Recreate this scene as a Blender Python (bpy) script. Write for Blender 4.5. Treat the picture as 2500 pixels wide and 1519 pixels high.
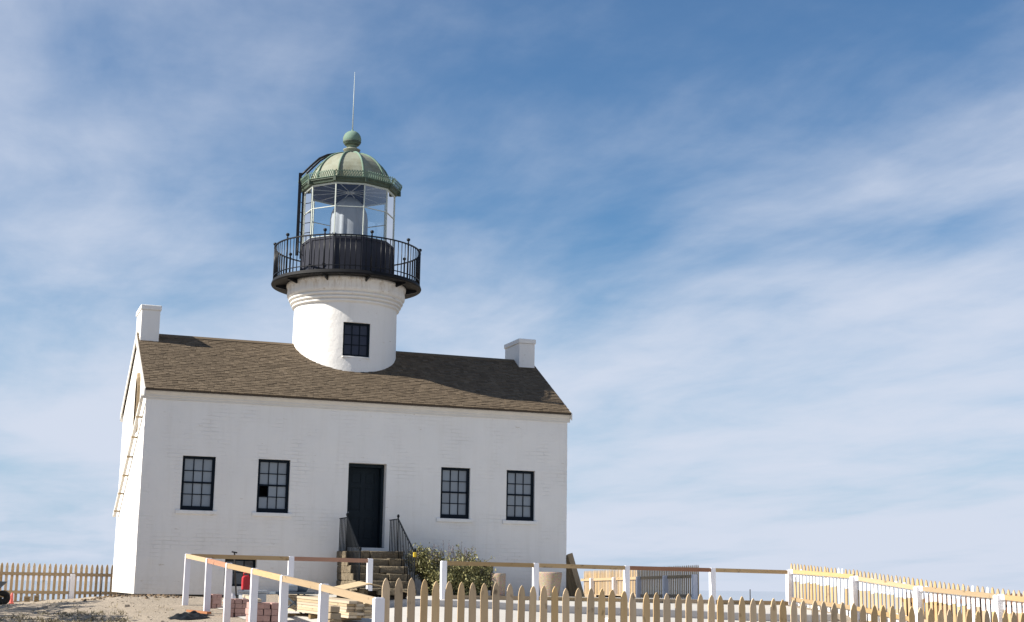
import bpy, bmesh, math, random
import numpy as np
from mathutils import Vector, Matrix
random.seed(7); rng = np.random.default_rng(5)
R_ = math.radians
scn = bpy.context.scene
for o in list(bpy.data.objects): bpy.data.objects.remove(o)

# ------------------------------------------------------------------ camera
PITCH, YAW, ROLL = 0.1898, 0.3538, 0.0154
CAM = Vector((-3.8274, -37.1285, 0.9008))
fw = Vector((math.sin(YAW)*math.cos(PITCH), math.cos(YAW)*math.cos(PITCH), math.sin(PITCH)))
rt = Vector((math.cos(YAW), -math.sin(YAW), 0)); up = rt.cross(fw)
rt, up = math.cos(ROLL)*rt+math.sin(ROLL)*up, -math.sin(ROLL)*rt+math.cos(ROLL)*up
cd = bpy.data.cameras.new('camera'); cam = bpy.data.objects.new('camera', cd); scn.collection.objects.link(cam)
cam.matrix_world = Matrix(((rt.x, up.x, -fw.x, CAM.x), (rt.y, up.y, -fw.y, CAM.y), (rt.z, up.z, -fw.z, CAM.z), (0, 0, 0, 1)))
cd.sensor_width = 36; cd.lens = 3489.3/2500*36; cd.clip_start = .1; cd.clip_end = 200000
scn.camera = cam

# ------------------------------------------------------------------ light
SUN_EL, SUN_AZ = 37.0, -5.5                       # light travels towards +x, a little towards the camera
sd = Vector((math.cos(R_(SUN_EL))*math.cos(R_(SUN_AZ)), math.cos(R_(SUN_EL))*math.sin(R_(SUN_AZ)), -math.sin(R_(SUN_EL))))
sl = bpy.data.lights.new('sun', 'SUN'); sl.energy = 5.0; sl.angle = R_(.53); sl.color = (1, .94, .84)
so = bpy.data.objects.new('sun', sl); scn.collection.objects.link(so); so.rotation_euler = sd.to_track_quat('-Z', 'Y').to_euler()
so.location = (-30, 3, 30)

def newnode(nt, t, **kw):
    n = nt.nodes.new(t)
    for k, v in kw.items(): setattr(n, k, v)
    return n
def math_(nt, op, a, b=None, c=None, clamp=False):
    n = newnode(nt, 'ShaderNodeMath', operation=op, use_clamp=clamp)
    for i, v in enumerate((a, b, c)):
        if v is None: continue
        if isinstance(v, (int, float)): n.inputs[i].default_value = v
        else: nt.links.new(v, n.inputs[i])
    return n.outputs[0]
def mixc(nt, f, a, b, blend='MIX'):
    n = newnode(nt, 'ShaderNodeMix', data_type='RGBA', blend_type=blend)
    for i, v in ((0, f), (6, a), (7, b)):
        if isinstance(v, (int, float)): n.inputs[i].default_value = v
        elif isinstance(v, (tuple, list)): n.inputs[i].default_value = (*v, 1) if len(v) == 3 else v
        else: nt.links.new(v, n.inputs[i])
    return n.outputs[2]
def noise(nt, vec, scale, detail=4, rough=.55, dist=0):
    n = newnode(nt, 'ShaderNodeTexNoise'); n.inputs['Scale'].default_value = scale; n.inputs['Detail'].default_value = detail
    n.inputs['Roughness'].default_value = rough; n.inputs['Distortion'].default_value = dist
    if vec is not None: nt.links.new(vec, n.inputs['Vector'])
    return n.outputs[0]
def ramp(nt, fac, stops):
    n = newnode(nt, 'ShaderNodeValToRGB'); e = n.color_ramp.elements
    while len(e) < len(stops): e.new(.5)
    for el, (p, c) in zip(e, stops): el.position = p; el.color = (*c, 1) if not isinstance(c, float) else (c, c, c, 1)
    nt.links.new(fac, n.inputs[0]); return n.outputs[0]
def mapping(nt, vec, scale=(1, 1, 1), rot=(0, 0, 0), loc=(0, 0, 0)):
    n = newnode(nt, 'ShaderNodeMapping'); n.inputs['Scale'].default_value = scale; n.inputs['Rotation'].default_value = rot; n.inputs['Location'].default_value = loc
    nt.links.new(vec, n.inputs['Vector']); return n.outputs[0]

w = bpy.data.worlds.new('World'); scn.world = w; w.use_nodes = True
nt = w.node_tree; nt.nodes.clear()
out = newnode(nt, 'ShaderNodeOutputWorld'); bg = newnode(nt, 'ShaderNodeBackground')
sky = newnode(nt, 'ShaderNodeTexSky', sky_type='NISHITA', sun_disc=False)
sky.sun_elevation = R_(SUN_EL); sky.sun_rotation = math.atan2(-sd.x, -sd.y)
sky.altitude = 150; sky.air_density = 1.0; sky.dust_density = .2; sky.ozone_density = 3.0
STR = .10; WARP, VROT, SROT, VOFF, SOFF, LOWK, C0, C1 = .45, 28, 34, (13.16, 12.27, 0), (12.02, -12.26, 0), .26, .81, 1.29
tc = newnode(nt, 'ShaderNodeTexCoord')
sx = newnode(nt, 'ShaderNodeSeparateXYZ'); nt.links.new(tc.outputs['Generated'], sx.inputs[0])
zz = math_(nt, 'ADD', math_(nt, 'MAXIMUM', sx.outputs[2], 0.0), .10)
cv = newnode(nt, 'ShaderNodeCombineXYZ')
nt.links.new(math_(nt, 'DIVIDE', sx.outputs[0], zz), cv.inputs[0]); nt.links.new(math_(nt, 'DIVIDE', sx.outputs[1], zz), cv.inputs[1])
# thin high cloud on a plane overhead: broad veils plus combed streaks
wv = noise(nt, mapping(nt, cv.outputs[0], (.5, .5, .5)), 1.0, 3)
warp = newnode(nt, 'ShaderNodeVectorMath', operation='ADD'); nt.links.new(cv.outputs[0], warp.inputs[0])
wn = newnode(nt, 'ShaderNodeTexNoise'); wn.inputs['Scale'].default_value = .8; wn.inputs['Detail'].default_value = 2; nt.links.new(cv.outputs[0], wn.inputs['Vector'])
wsc = newnode(nt, 'ShaderNodeVectorMath', operation='SCALE'); nt.links.new(wn.outputs[1], wsc.inputs[0]); wsc.inputs['Scale'].default_value = WARP
nt.links.new(wsc.outputs[0], warp.inputs[1])
veil = noise(nt, mapping(nt, warp.outputs[0], (.62, .36, 1), (0, 0, R_(VROT)), VOFF), 1.0, 6, .52)
strk = noise(nt, mapping(nt, warp.outputs[0], (1.5, .42, 1), (0, 0, R_(SROT)), SOFF), 1.2, 7, .58)
mott = noise(nt, mapping(nt, warp.outputs[0], (1.15, .95, 1), (0, 0, R_(20)), SOFF), 1.6, 7, .6)
cl = math_(nt, 'ADD', math_(nt, 'ADD', math_(nt, 'MULTIPLY', veil, 1.10), math_(nt, 'MULTIPLY', strk, .46)), math_(nt, 'MULTIPLY', mott, .36))
# a slanting line of sight passes through more of the thin layer: cloud cover thickens towards the horizon
lowr = newnode(nt, 'ShaderNodeMapRange', interpolation_type='SMOOTHSTEP'); nt.links.new(sx.outputs[2], lowr.inputs[0])
lowr.inputs[1].default_value = .0; lowr.inputs[2].default_value = .50; lowr.inputs[3].default_value = LOWK; lowr.inputs[4].default_value = 0
cl = math_(nt, 'ADD', cl, lowr.outputs[0])
cmask = newnode(nt, 'ShaderNodeMapRange', interpolation_type='SMOOTHSTEP'); nt.links.new(cl, cmask.inputs[0])
cmask.inputs[1].default_value = C0; cmask.inputs[2].default_value = C1; cmask.inputs[3].default_value = .09; cmask.inputs[4].default_value = .93
hs = newnode(nt, 'ShaderNodeHueSaturation'); hs.inputs['Saturation'].default_value = 1.28; nt.links.new(sky.outputs[0], hs.inputs['Color'])
skyc = mixc(nt, 1.0, hs.outputs[0], (STR*.80, STR*1.05, STR*1.10), 'MULTIPLY')
hz = newnode(nt, 'ShaderNodeMapRange', interpolation_type='SMOOTHSTEP'); nt.links.new(sx.outputs[2], hz.inputs[0])
hz.inputs[1].default_value = -.02; hz.inputs[2].default_value = .24; hz.inputs[3].default_value = .9; hz.inputs[4].default_value = 0    # sea haze
skyc = mixc(nt, hz.outputs[0], skyc, (.36, .52, .75))
col = mixc(nt, cmask.outputs[0], skyc, (.68, .735, .86))
nt.links.new(col, bg.inputs[0]); bg.inputs[1].default_value = .536
nt.links.new(bg.outputs[0], out.inputs[0])

scn.view_settings.view_transform = 'Standard'; scn.view_settings.look = 'None'
scn.view_settings.exposure = 0.9; scn.view_settings.gamma = 1.0; scn.view_settings.use_curve_mapping = False
scn.render.engine = 'CYCLES'

# ------------------------------------------------------------------ materials
def mat(name):
    m = bpy.data.materials.new(name); m.use_nodes = True; t = m.node_tree
    b = t.nodes['Principled BSDF']; return m, t, b
def bump(t, b, h, strength=.3, dist=.01, chain=None):
    n = newnode(t, 'ShaderNodeBump'); n.inputs['Strength'].default_value = strength; n.inputs['Distance'].default_value = dist
    t.links.new(h, n.inputs['Height']); t.links.new(n.outputs[0], b.inputs['Normal']); return n
def objco(t):
    g = newnode(t, 'ShaderNodeNewGeometry'); return g.outputs['Position']
def localco(t): return newnode(t, 'ShaderNodeTexCoord').outputs['Object']
def simple(name, col, rough=.6, var=.15, scale=6, spec=.5, metal=0, bstr=.15, bscale=40, local=False):
    m, t, b = mat(name); v = localco(t) if local else objco(t)
    n = noise(t, v, scale, 5)
    c = mixc(t, n, tuple(x*(1-var) for x in col), tuple(min(1, x*(1+var)) for x in col))
    t.links.new(c, b.inputs['Base Color']); b.inputs['Roughness'].default_value = rough; b.inputs['Metallic'].default_value = metal
    b.inputs['Specular IOR Level'].default_value = spec
    if bstr: bump(t, b, noise(t, v, bscale, 4), bstr, .01)
    return m

def wall_material(name, brick=True):
    m, t, b = mat(name); v = objco(t)
    s = newnode(t, 'ShaderNodeSeparateXYZ'); t.links.new(v, s.inputs[0])
    c = newnode(t, 'ShaderNodeCombineXYZ'); t.links.new(math_(t, 'ADD', s.outputs[0], s.outputs[1]), c.inputs[0]); t.links.new(s.outputs[2], c.inputs[1])
    n1 = noise(t, v, .9, 5, .6); n2 = noise(t, v, 9, 4, .6)
    base = mixc(t, n1, (.73, .712, .68), (.86, .842, .808))
    st = noise(t, mapping(t, v, (3.2, 3.2, .22)), 1.6, 5, .62); stm = newnode(t, 'ShaderNodeMapRange'); t.links.new(st, stm.inputs[0]); stm.inputs[1].default_value = .50; stm.inputs[2].default_value = .78
    base = mixc(t, math_(t, 'MULTIPLY', stm.outputs[0], .22), base, (.56, .52, .45))
    pt = noise(t, v, .55, 2, .4); ptm = newnode(t, 'ShaderNodeMapRange'); t.links.new(pt, ptm.inputs[0]); ptm.inputs[1].default_value = .52; ptm.inputs[2].default_value = .56
    base = mixc(t, math_(t, 'MULTIPLY', ptm.outputs[0], .12), base, (.82, .81, .79))
    base = mixc(t, math_(t, 'MULTIPLY', n2, .25), base, (.74, .70, .64))
    # scuffs: horizontal tan chips where the whitewash has come off
    sc = noise(t, mapping(t, v, (2.2, 2.2, 9)), 1.1, 6, .7)
    scm = newnode(t, 'ShaderNodeMapRange'); t.links.new(sc, scm.inputs[0]); scm.inputs[1].default_value = .645; scm.inputs[2].default_value = .70
    base = mixc(t, math_(t, 'MULTIPLY', scm.outputs[0], .7), base, (.42, .34, .24))
    # splash-back grime with an uneven upper edge
    lo = newnode(t, 'ShaderNodeMapRange'); t.links.new(math_(t, 'ADD', s.outputs[2], math_(t, 'MULTIPLY', n1, -1.1)), lo.inputs[0])
    lo.inputs[1].default_value = .0; lo.inputs[2].default_value = .9; lo.inputs[3].default_value = .35; lo.inputs[4].default_value = 0
    base = mixc(t, math_(t, 'MULTIPLY', lo.outputs[0], n2), base, (.45, .38, .28))
    b.inputs['Roughness'].default_value = .85; b.inputs['Specular IOR Level'].default_value = .2
    h = math_(t, 'MULTIPLY', n2, .5)
    if brick:
        wob = newnode(t, 'ShaderNodeVectorMath', operation='ADD'); t.links.new(c.outputs[0], wob.inputs[0])
        wn_ = newnode(t, 'ShaderNodeTexNoise'); wn_.inputs['Scale'].default_value = 3; t.links.new(v, wn_.inputs['Vector'])
        ws = newnode(t, 'ShaderNodeVectorMath', operation='SCALE'); t.links.new(wn_.outputs[1], ws.inputs[0]); ws.inputs['Scale'].default_value = .035
        t.links.new(ws.outputs[0], wob.inputs[1])
        bk = newnode(t, 'ShaderNodeTexBrick'); bk.inputs['Scale'].default_value = 1; bk.inputs['Brick Width'].default_value = .42; bk.inputs['Row Height'].default_value = .10
        bk.inputs['Mortar Size'].default_value = .010; bk.inputs['Mortar Smooth'].default_value = .8; t.links.new(wob.outputs[0], bk.inputs['Vector'])
        pm = newnode(t, 'ShaderNodeMapRange'); t.links.new(noise(t, v, 1.4, 3), pm.inputs[0]); pm.inputs[1].default_value = .44; pm.inputs[2].default_value = .74
        h = math_(t, 'ADD', h, math_(t, 'MULTIPLY', math_(t, 'MULTIPLY', bk.outputs['Fac'], -.9), pm.outputs[0]))
        base = mixc(t, math_(t, 'MULTIPLY', math_(t, 'MULTIPLY', bk.outputs['Fac'], .07), pm.outputs[0]), base, (.46, .40, .30))
    if not brick:
        hi = newnode(t, 'ShaderNodeMapRange'); t.links.new(math_(t, 'ADD', s.outputs[2], math_(t, 'MULTIPLY', n1, .5)), hi.inputs[0]); hi.inputs[1].default_value = 9.15; hi.inputs[2].default_value = 9.6
        rn = noise(t, mapping(t, v, (5, 5, 1.2)), 1.6, 6, .7); rm = newnode(t, 'ShaderNodeMapRange'); t.links.new(rn, rm.inputs[0]); rm.inputs[1].default_value = .46; rm.inputs[2].default_value = .66
        base = mixc(t, math_(t, 'MULTIPLY', math_(t, 'MULTIPLY', hi.outputs[0], rm.outputs[0]), .8), base, (.36, .27, .17))
    t.links.new(base, b.inputs['Base Color'])
    h = math_(t, 'ADD', h, math_(t, 'MULTIPLY', noise(t, v, 45, 3), .25))
    if not brick: h = math_(t, 'ADD', h, math_(t, 'MULTIPLY', noise(t, v, 2.5, 4), 1.6))
    bump(t, b, h, .8, .014)
    return m
M = {}
M['wall'] = wall_material('whitewashed masonry'); M['tower'] = wall_material('whitewashed tower plaster', False)
M['trim'] = simple('white trim paint', (.66, .63, .58), .7, .10, 5, spec=.2)
M['post'] = simple('white post paint', (.80, .79, .82), .5, .05, 4, bscale=60, bstr=.1)
M['black'] = simple('black gloss paint', (.008, .009, .012), .42, .3, 5, bstr=.08, spec=.22)
M['panel'] = simple('black lantern panel paint', (.040, .042, .054), .75, .25, 3, bstr=.1, spec=.06)
M['navy'] = simple('dark blue black joinery paint', (.004, .009, .016), .55, .3, 6, spec=.12)
M['door'] = simple('dark door paint', (.007, .015, .022), .5, .3, 6, spec=.2)
M['deckpaint'] = simple('black gallery paint', (.010, .010, .011), .6, .4, 4, spec=.15)
M['trenchshade'] = simple('near black trench shade', (.035, .035, .03), .6, .4, 4)  # near black tone that paints the shade under the house wall
M['mull'] = simple('pale grey green glazing bars', (.50, .54, .49), .5, .15, 5)
M['ceil'] = simple('dark blue dome lining', (.010, .026, .12), .7, .25, 3, spec=.1)
M['spoke'] = simple('pale spoke paint', (.48, .53, .62), .5)
M['dark'] = simple('dark interior', (.01, .01, .012), .9)
M['stake'] = simple('dark stake', (.03, .025, .025), .7)
M['rust'] = simple('painted iron rail', (.008, .010, .013), .6, .4, 9, spec=.1)
def verdigris(name, tan):
    m, t, b = mat(name); v = objco(t); n1 = noise(t, v, 2.2, 6, .65); n2 = noise(t, mapping(t, v, (3, 3, .7)), 4, 5, .6)
    c = ramp(t, n1, [(.25, (.18, .18, .12)), (.5, (.27, .295, .24) if tan else (.165, .25, .20)), (.75, (.33, .37, .305) if tan else (.25, .35, .285))])
    c = mixc(t, math_(t, 'MULTIPLY', n2, .55), c, (.20, .17, .10) if tan else (.10, .16, .11))
    t.links.new(c, b.inputs['Base Color']); b.inputs['Roughness'].default_value = .8; b.inputs['Specular IOR Level'].default_value = .2
    bump(t, b, noise(t, v, 12, 4), .2, .01); return m
M['copper'] = verdigris('verdigris copper', False); M['coppertan'] = verdigris('weathered copper dome sheet', True)
M['copperdark'] = simple('dark patina and shade copper', (.05, .075, .052), .7, .6, 9)  # dark tone also carries painted shade on the dome cornice
# clear lantern glass, thin
def glass(name, tint, refl):
    m, t, b = mat(name); t.nodes.remove(b); o = t.nodes['Material Output']
    tr = newnode(t, 'ShaderNodeBsdfTransparent'); tr.inputs[0].default_value = (*tint, 1); gl = newnode(t, 'ShaderNodeBsdfGlossy'); gl.inputs['Roughness'].default_value = .02
    fr = newnode(t, 'ShaderNodeFresnel'); fr.inputs[0].default_value = 1.5; mx = newnode(t, 'ShaderNodeMixShader')
    t.links.new(math_(t, 'ADD', math_(t, 'MULTIPLY', fr.outputs[0], 1.0), refl), mx.inputs[0]); t.links.new(tr.outputs[0], mx.inputs[1]); t.links.new(gl.outputs[0], mx.inputs[2]); t.links.new(mx.outputs[0], o.inputs[0]); return m
M['glass'] = glass('lantern glass', (.93, .96, .97), .03)
# window glass over a drawn grey blind: old, slightly wavy panes
def pane_mat(name, col, wav=.05, coat=1.0):
    m, t, b = mat(name); v = objco(t); oi = newnode(t, 'ShaderNodeObjectInfo')
    c = mixc(t, oi.outputs['Random'], tuple(x*.82 for x in col), tuple(x*1.12 for x in col))
    c = mixc(t, math_(t, 'MULTIPLY', noise(t, v, 5, 4), .35), c, tuple(x*.6 for x in col))
    t.links.new(c, b.inputs['Base Color']); b.inputs['Roughness'].default_value = .55; b.inputs['Coat Weight'].default_value = 1.0; b.inputs['Coat Roughness'].default_value = .04
    n = newnode(t, 'ShaderNodeBump'); n.inputs['Strength'].default_value = wav; n.inputs['Distance'].default_value = .02; t.links.new(noise(t, v, 5, 2), n.inputs['Height']); t.links.new(n.outputs[0], b.inputs['Coat Normal']); b.inputs['Coat Weight'].default_value = coat; return m
M['pane'] = pane_mat('glass over drawn blind', (.205, .24, .275)); M['panedark'] = pane_mat('dark blue glass', (.006, .012, .036), coat=.15); M['panebase'] = pane_mat('dusty basement glass', (.035, .04, .045))
# wood
def wood(name, col, dark, white=False, var=.35):
    m, t, b = mat(name); v = localco(t); oi = newnode(t, 'ShaderNodeObjectInfo')
    off = newnode(t, 'ShaderNodeVectorMath', operation='ADD'); t.links.new(v, off.inputs[0])
    of = newnode(t, 'ShaderNodeCombineXYZ'); t.links.new(math_(t, 'MULTIPLY', oi.outputs['Random'], 37.0), of.inputs[0]); t.links.new(math_(t, 'MULTIPLY', oi.outputs['Random'], 91.0), of.inputs[2]); t.links.new(of.outputs[0], off.inputs[1])
    gr = noise(t, mapping(t, off.outputs[0], (28, 28, 2.2)), 1.0, 5, .6, .4)
    kn = noise(t, mapping(t, off.outputs[0], (9, 9, 5)), 1.0, 3, .5); knm = newnode(t, 'ShaderNodeMapRange'); t.links.new(kn, knm.inputs[0]); knm.inputs[1].default_value = .63; knm.inputs[2].default_value = .75
    c = mixc(t, gr, col, dark)
    c = mixc(t, knm.outputs[0], c, tuple(x*.45 for x in dark))
    hs = newnode(t, 'ShaderNodeHueSaturation'); t.links.new(c, hs.inputs['Color'])
    t.links.new(math_(t, 'ADD', math_(t, 'MULTIPLY', oi.outputs['Random'], var*2), 1-var), hs.inputs['Value'])
    rr = math_(t, 'FRACT', math_(t, 'MULTIPLY', oi.outputs['Random'], 7.31)); t.links.new(math_(t, 'ADD', math_(t, 'MULTIPLY', rr, .35), .78), hs.inputs['Saturation'])
    c = hs.outputs[0]
    if white:                                     # primer brushed on where the rails are nailed
        s = newnode(t, 'ShaderNodeSeparateXYZ'); t.links.new(v, s.inputs[0]); r2 = math_(t, 'FRACT', math_(t, 'MULTIPLY', oi.outputs['Random'], 13.7))
        msk = None
        for z0, h0 in ((white[0], white[1]), (white[2], white[3])):
            d = math_(t, 'ABSOLUTE', math_(t, 'SUBTRACT', s.outputs[2], z0)); lim = math_(t, 'ADD', math_(t, 'MULTIPLY', r2, .06), h0)
            k = math_(t, 'LESS_THAN', math_(t, 'ADD', d, math_(t, 'MULTIPLY', gr, .02)), lim); msk = k if msk is None else math_(t, 'MAXIMUM', msk, k)
        full = math_(t, 'GREATER_THAN', math_(t, 'FRACT', math_(t, 'MULTIPLY', oi.outputs['Random'], 29.3)), .95)
        msk = math_(t, 'MAXIMUM', msk, full); c = mixc(t, msk, c, (.80, .79, .77))
    t.links.new(c, b.inputs['Base Color']); b.inputs['Roughness'].default_value = .75; b.inputs['Specular IOR Level'].default_value = .25
    bump(t, b, gr, .25, .006); return m
M['picket'] = wood('raw cedar picket', (.55, .40, .225), (.40, .275, .145), var=.2)
M['picketsun'] = wood('half primed cedar picket', (.47, .35, .20), (.37, .255, .135), white=(.80, .115, .16, .10), var=.12)
M['picketbrown'] = wood('dark brown picket wood', (.16, .075, .04), (.10, .05, .03))  # picket wood in a darker brown
M['rail'] = wood('raw fir rail', (.46, .335, .195), (.35, .24, .125), var=.2)
M['redwood'] = wood('redwood rail', (.40, .19, .10), (.26, .11, .055), var=.15)
M['ply'] = wood('bare plywood', (.50, .37, .205), (.40, .28, .14), var=.1)
M['lumber'] = wood('pale stacked lumber', (.50, .41, .28), (.40, .30, .19), var=.15)
M['oldboard'] = wood('weathered brown board', (.34, .25, .14), (.20, .14, .075), var=.2)
M['darkboard'] = wood('near black timber', (.05, .035, .025), (.025, .02, .015))  # timber in a near black brown
M['pinkbrick'] = simple('pinkish paver block', (.40, .25, .215), .85, .25, 9, bstr=.4)
# roof shingles
m, t, b = mat('weathered cedar shingles'); v = objco(t); g = newnode(t, 'ShaderNodeNewGeometry')
c = ramp(t, g.outputs['Random Per Island'], [(0, (.075, .056, .037)), (.3, (.125, .094, .063)), (.8, (.155, .118, .079)), (1, (.195, .149, .102))])
big = noise(t, v, .7, 5, .6); c = mixc(t, math_(t, 'MULTIPLY', big, .8), c, (.118, .090, .062)); wr = noise(t, mapping(t, v, (30, 6, 6)), 1.5, 4)
c = mixc(t, math_(t, 'MULTIPLY', wr, .3), c, (.074, .058, .041))
t.links.new(c, b.inputs['Base Color']); b.inputs['Roughness'].default_value = .85; b.inputs['Specular IOR Level'].default_value = .15; bump(t, b, wr, .3, .006); M['shingle'] = m
M['roofedge'] = simple('dark roof edge', (.06, .045, .032), .85)
# ground
m, t, b = mat('sandy ground'); v = objco(t); n1 = noise(t, v, .5, 6, .6); n2 = noise(t, v, 5, 6, .65); n3 = noise(t, v, 40, 4, .6)
c = mixc(t, n1, (.38, .325, .265), (.27, .225, .17)); c = mixc(t, math_(t, 'MULTIPLY', n2, .45), c, (.21, .165, .115)); c = mixc(t, math_(t, 'MULTIPLY', n3, .35), c, (.46, .40, .33))
t.links.new(c, b.inputs['Base Color']); b.inputs['Roughness'].default_value = .95; b.inputs['Specular IOR Level'].default_value = .1
bump(t, b, math_(t, 'ADD', n2, math_(t, 'MULTIPLY', n3, .5)), .8, .05); M['ground'] = m
def concrete(name, a, bcol, agg=0):
    m, t, b = mat(name); v = objco(t); n1 = noise(t, v, .7, 6, .6); n2 = noise(t, v, 14, 5, .65)
    c = mixc(t, n1, a, bcol); c = mixc(t, math_(t, 'MULTIPLY', n2, .3), c, tuple(x*.6 for x in a))
    if agg:
        vo = newnode(t, 'ShaderNodeTexVoronoi'); vo.inputs['Scale'].default_value = agg; t.links.new(v, vo.inputs['Vector']); c = mixc(t, .35, c, vo.outputs['Color'], 'SOFT_LIGHT')
    t.links.new(c, b.inputs['Base Color']); b.inputs['Roughness'].default_value = .9; b.inputs['Specular IOR Level'].default_value = .15; bump(t, b, n2, .3, .01); return m
M['concrete'] = concrete('pale concrete', (.54, .515, .47), (.42, .395, .355)); M['kerb'] = concrete('kerb concrete', (.58, .55, .52), (.46, .44, .42))
M['bin'] = concrete('exposed aggregate concrete', (.40, .315, .245), (.31, .24, .18), 60)
def stone_mat():
    m, t, b = mat('rough sandstone'); v = objco(t); oi = newnode(t, 'ShaderNodeObjectInfo'); n1 = noise(t, v, 5, 6, .7); n2 = noise(t, v, 22, 5, .7)
    c = ramp(t, n1, [(.3, (.06, .046, .029)), (.5, (.19, .148, .094)), (.72, (.34, .275, .18))]); c = mixc(t, math_(t, 'MULTIPLY', oi.outputs['Random'], .4), c, (.22, .185, .125))
    c = mixc(t, math_(t, 'MULTIPLY', n2, .5), c, (.07, .054, .034)); t.links.new(c, b.inputs['Base Color']); b.inputs['Roughness'].default_value = .95
    bump(t, b, math_(t, 'ADD', n1, n2), .9, .05); return m
M['stone'] = stone_mat()
def leafmat(name, a, bb, tr=.25):
    m, t, b = mat(name); g = newnode(t, 'ShaderNodeNewGeometry')
    c = mixc(t, g.outputs['Random Per Island'], a, bb); t.links.new(c, b.inputs['Base Color']); b.inputs['Roughness'].default_value = .6; return m
M['leaf'] = leafmat('olive leaves', (.09, .095, .03), (.34, .31, .13)); M['flower'] = leafmat('purple grey flower spikes', (.12, .10, .15), (.24, .20, .17)); M['twig'] = simple('twig', (.08, .055, .035), .9)
M['drygrass'] = leafmat('dry grass', (.22, .17, .08), (.36, .29, .15))
M['weed'] = leafmat('brown weeds', (.07, .06, .03), (.20, .16, .08)); M['cloth'] = simple('pale cloth', (.36, .375, .41), .9, .1, 6, spec=.1)
M['red'] = simple('red plastic', (.42, .012, .018), .45, .15, 6); M['redprint'] = simple('red print', (.50, .02, .03), .6)
M['orange'] = simple('faded orange plastic', (.62, .12, .09), .5, .1); M['yellow'] = simple('yellow tag', (.55, .38, .02), .6)
M['greymetal'] = simple('grey metal', (.34, .36, .38), .45, .2, 7, metal=.3); M['bluegrey'] = simple('blue grey steel', (.10, .13, .16), .45, .3, 7, metal=.3)
M['tarp'] = simple('black plastic sheet', (.006, .007, .008), .5, .4, 6, bstr=.4, bscale=14, spec=.15); M['bag'] = simple('white sack', (.70, .68, .68), .7, .1, 7, bstr=.5, bscale=14)
M['rubber'] = simple('black rubber', (.012, .012, .012), .8)
m, t, b = mat('sea water'); v = objco(t); b.inputs['Base Color'].default_value = (.10, .19, .28, 1); b.inputs['Roughness'].default_value = .06
M['sea'] = m

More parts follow.
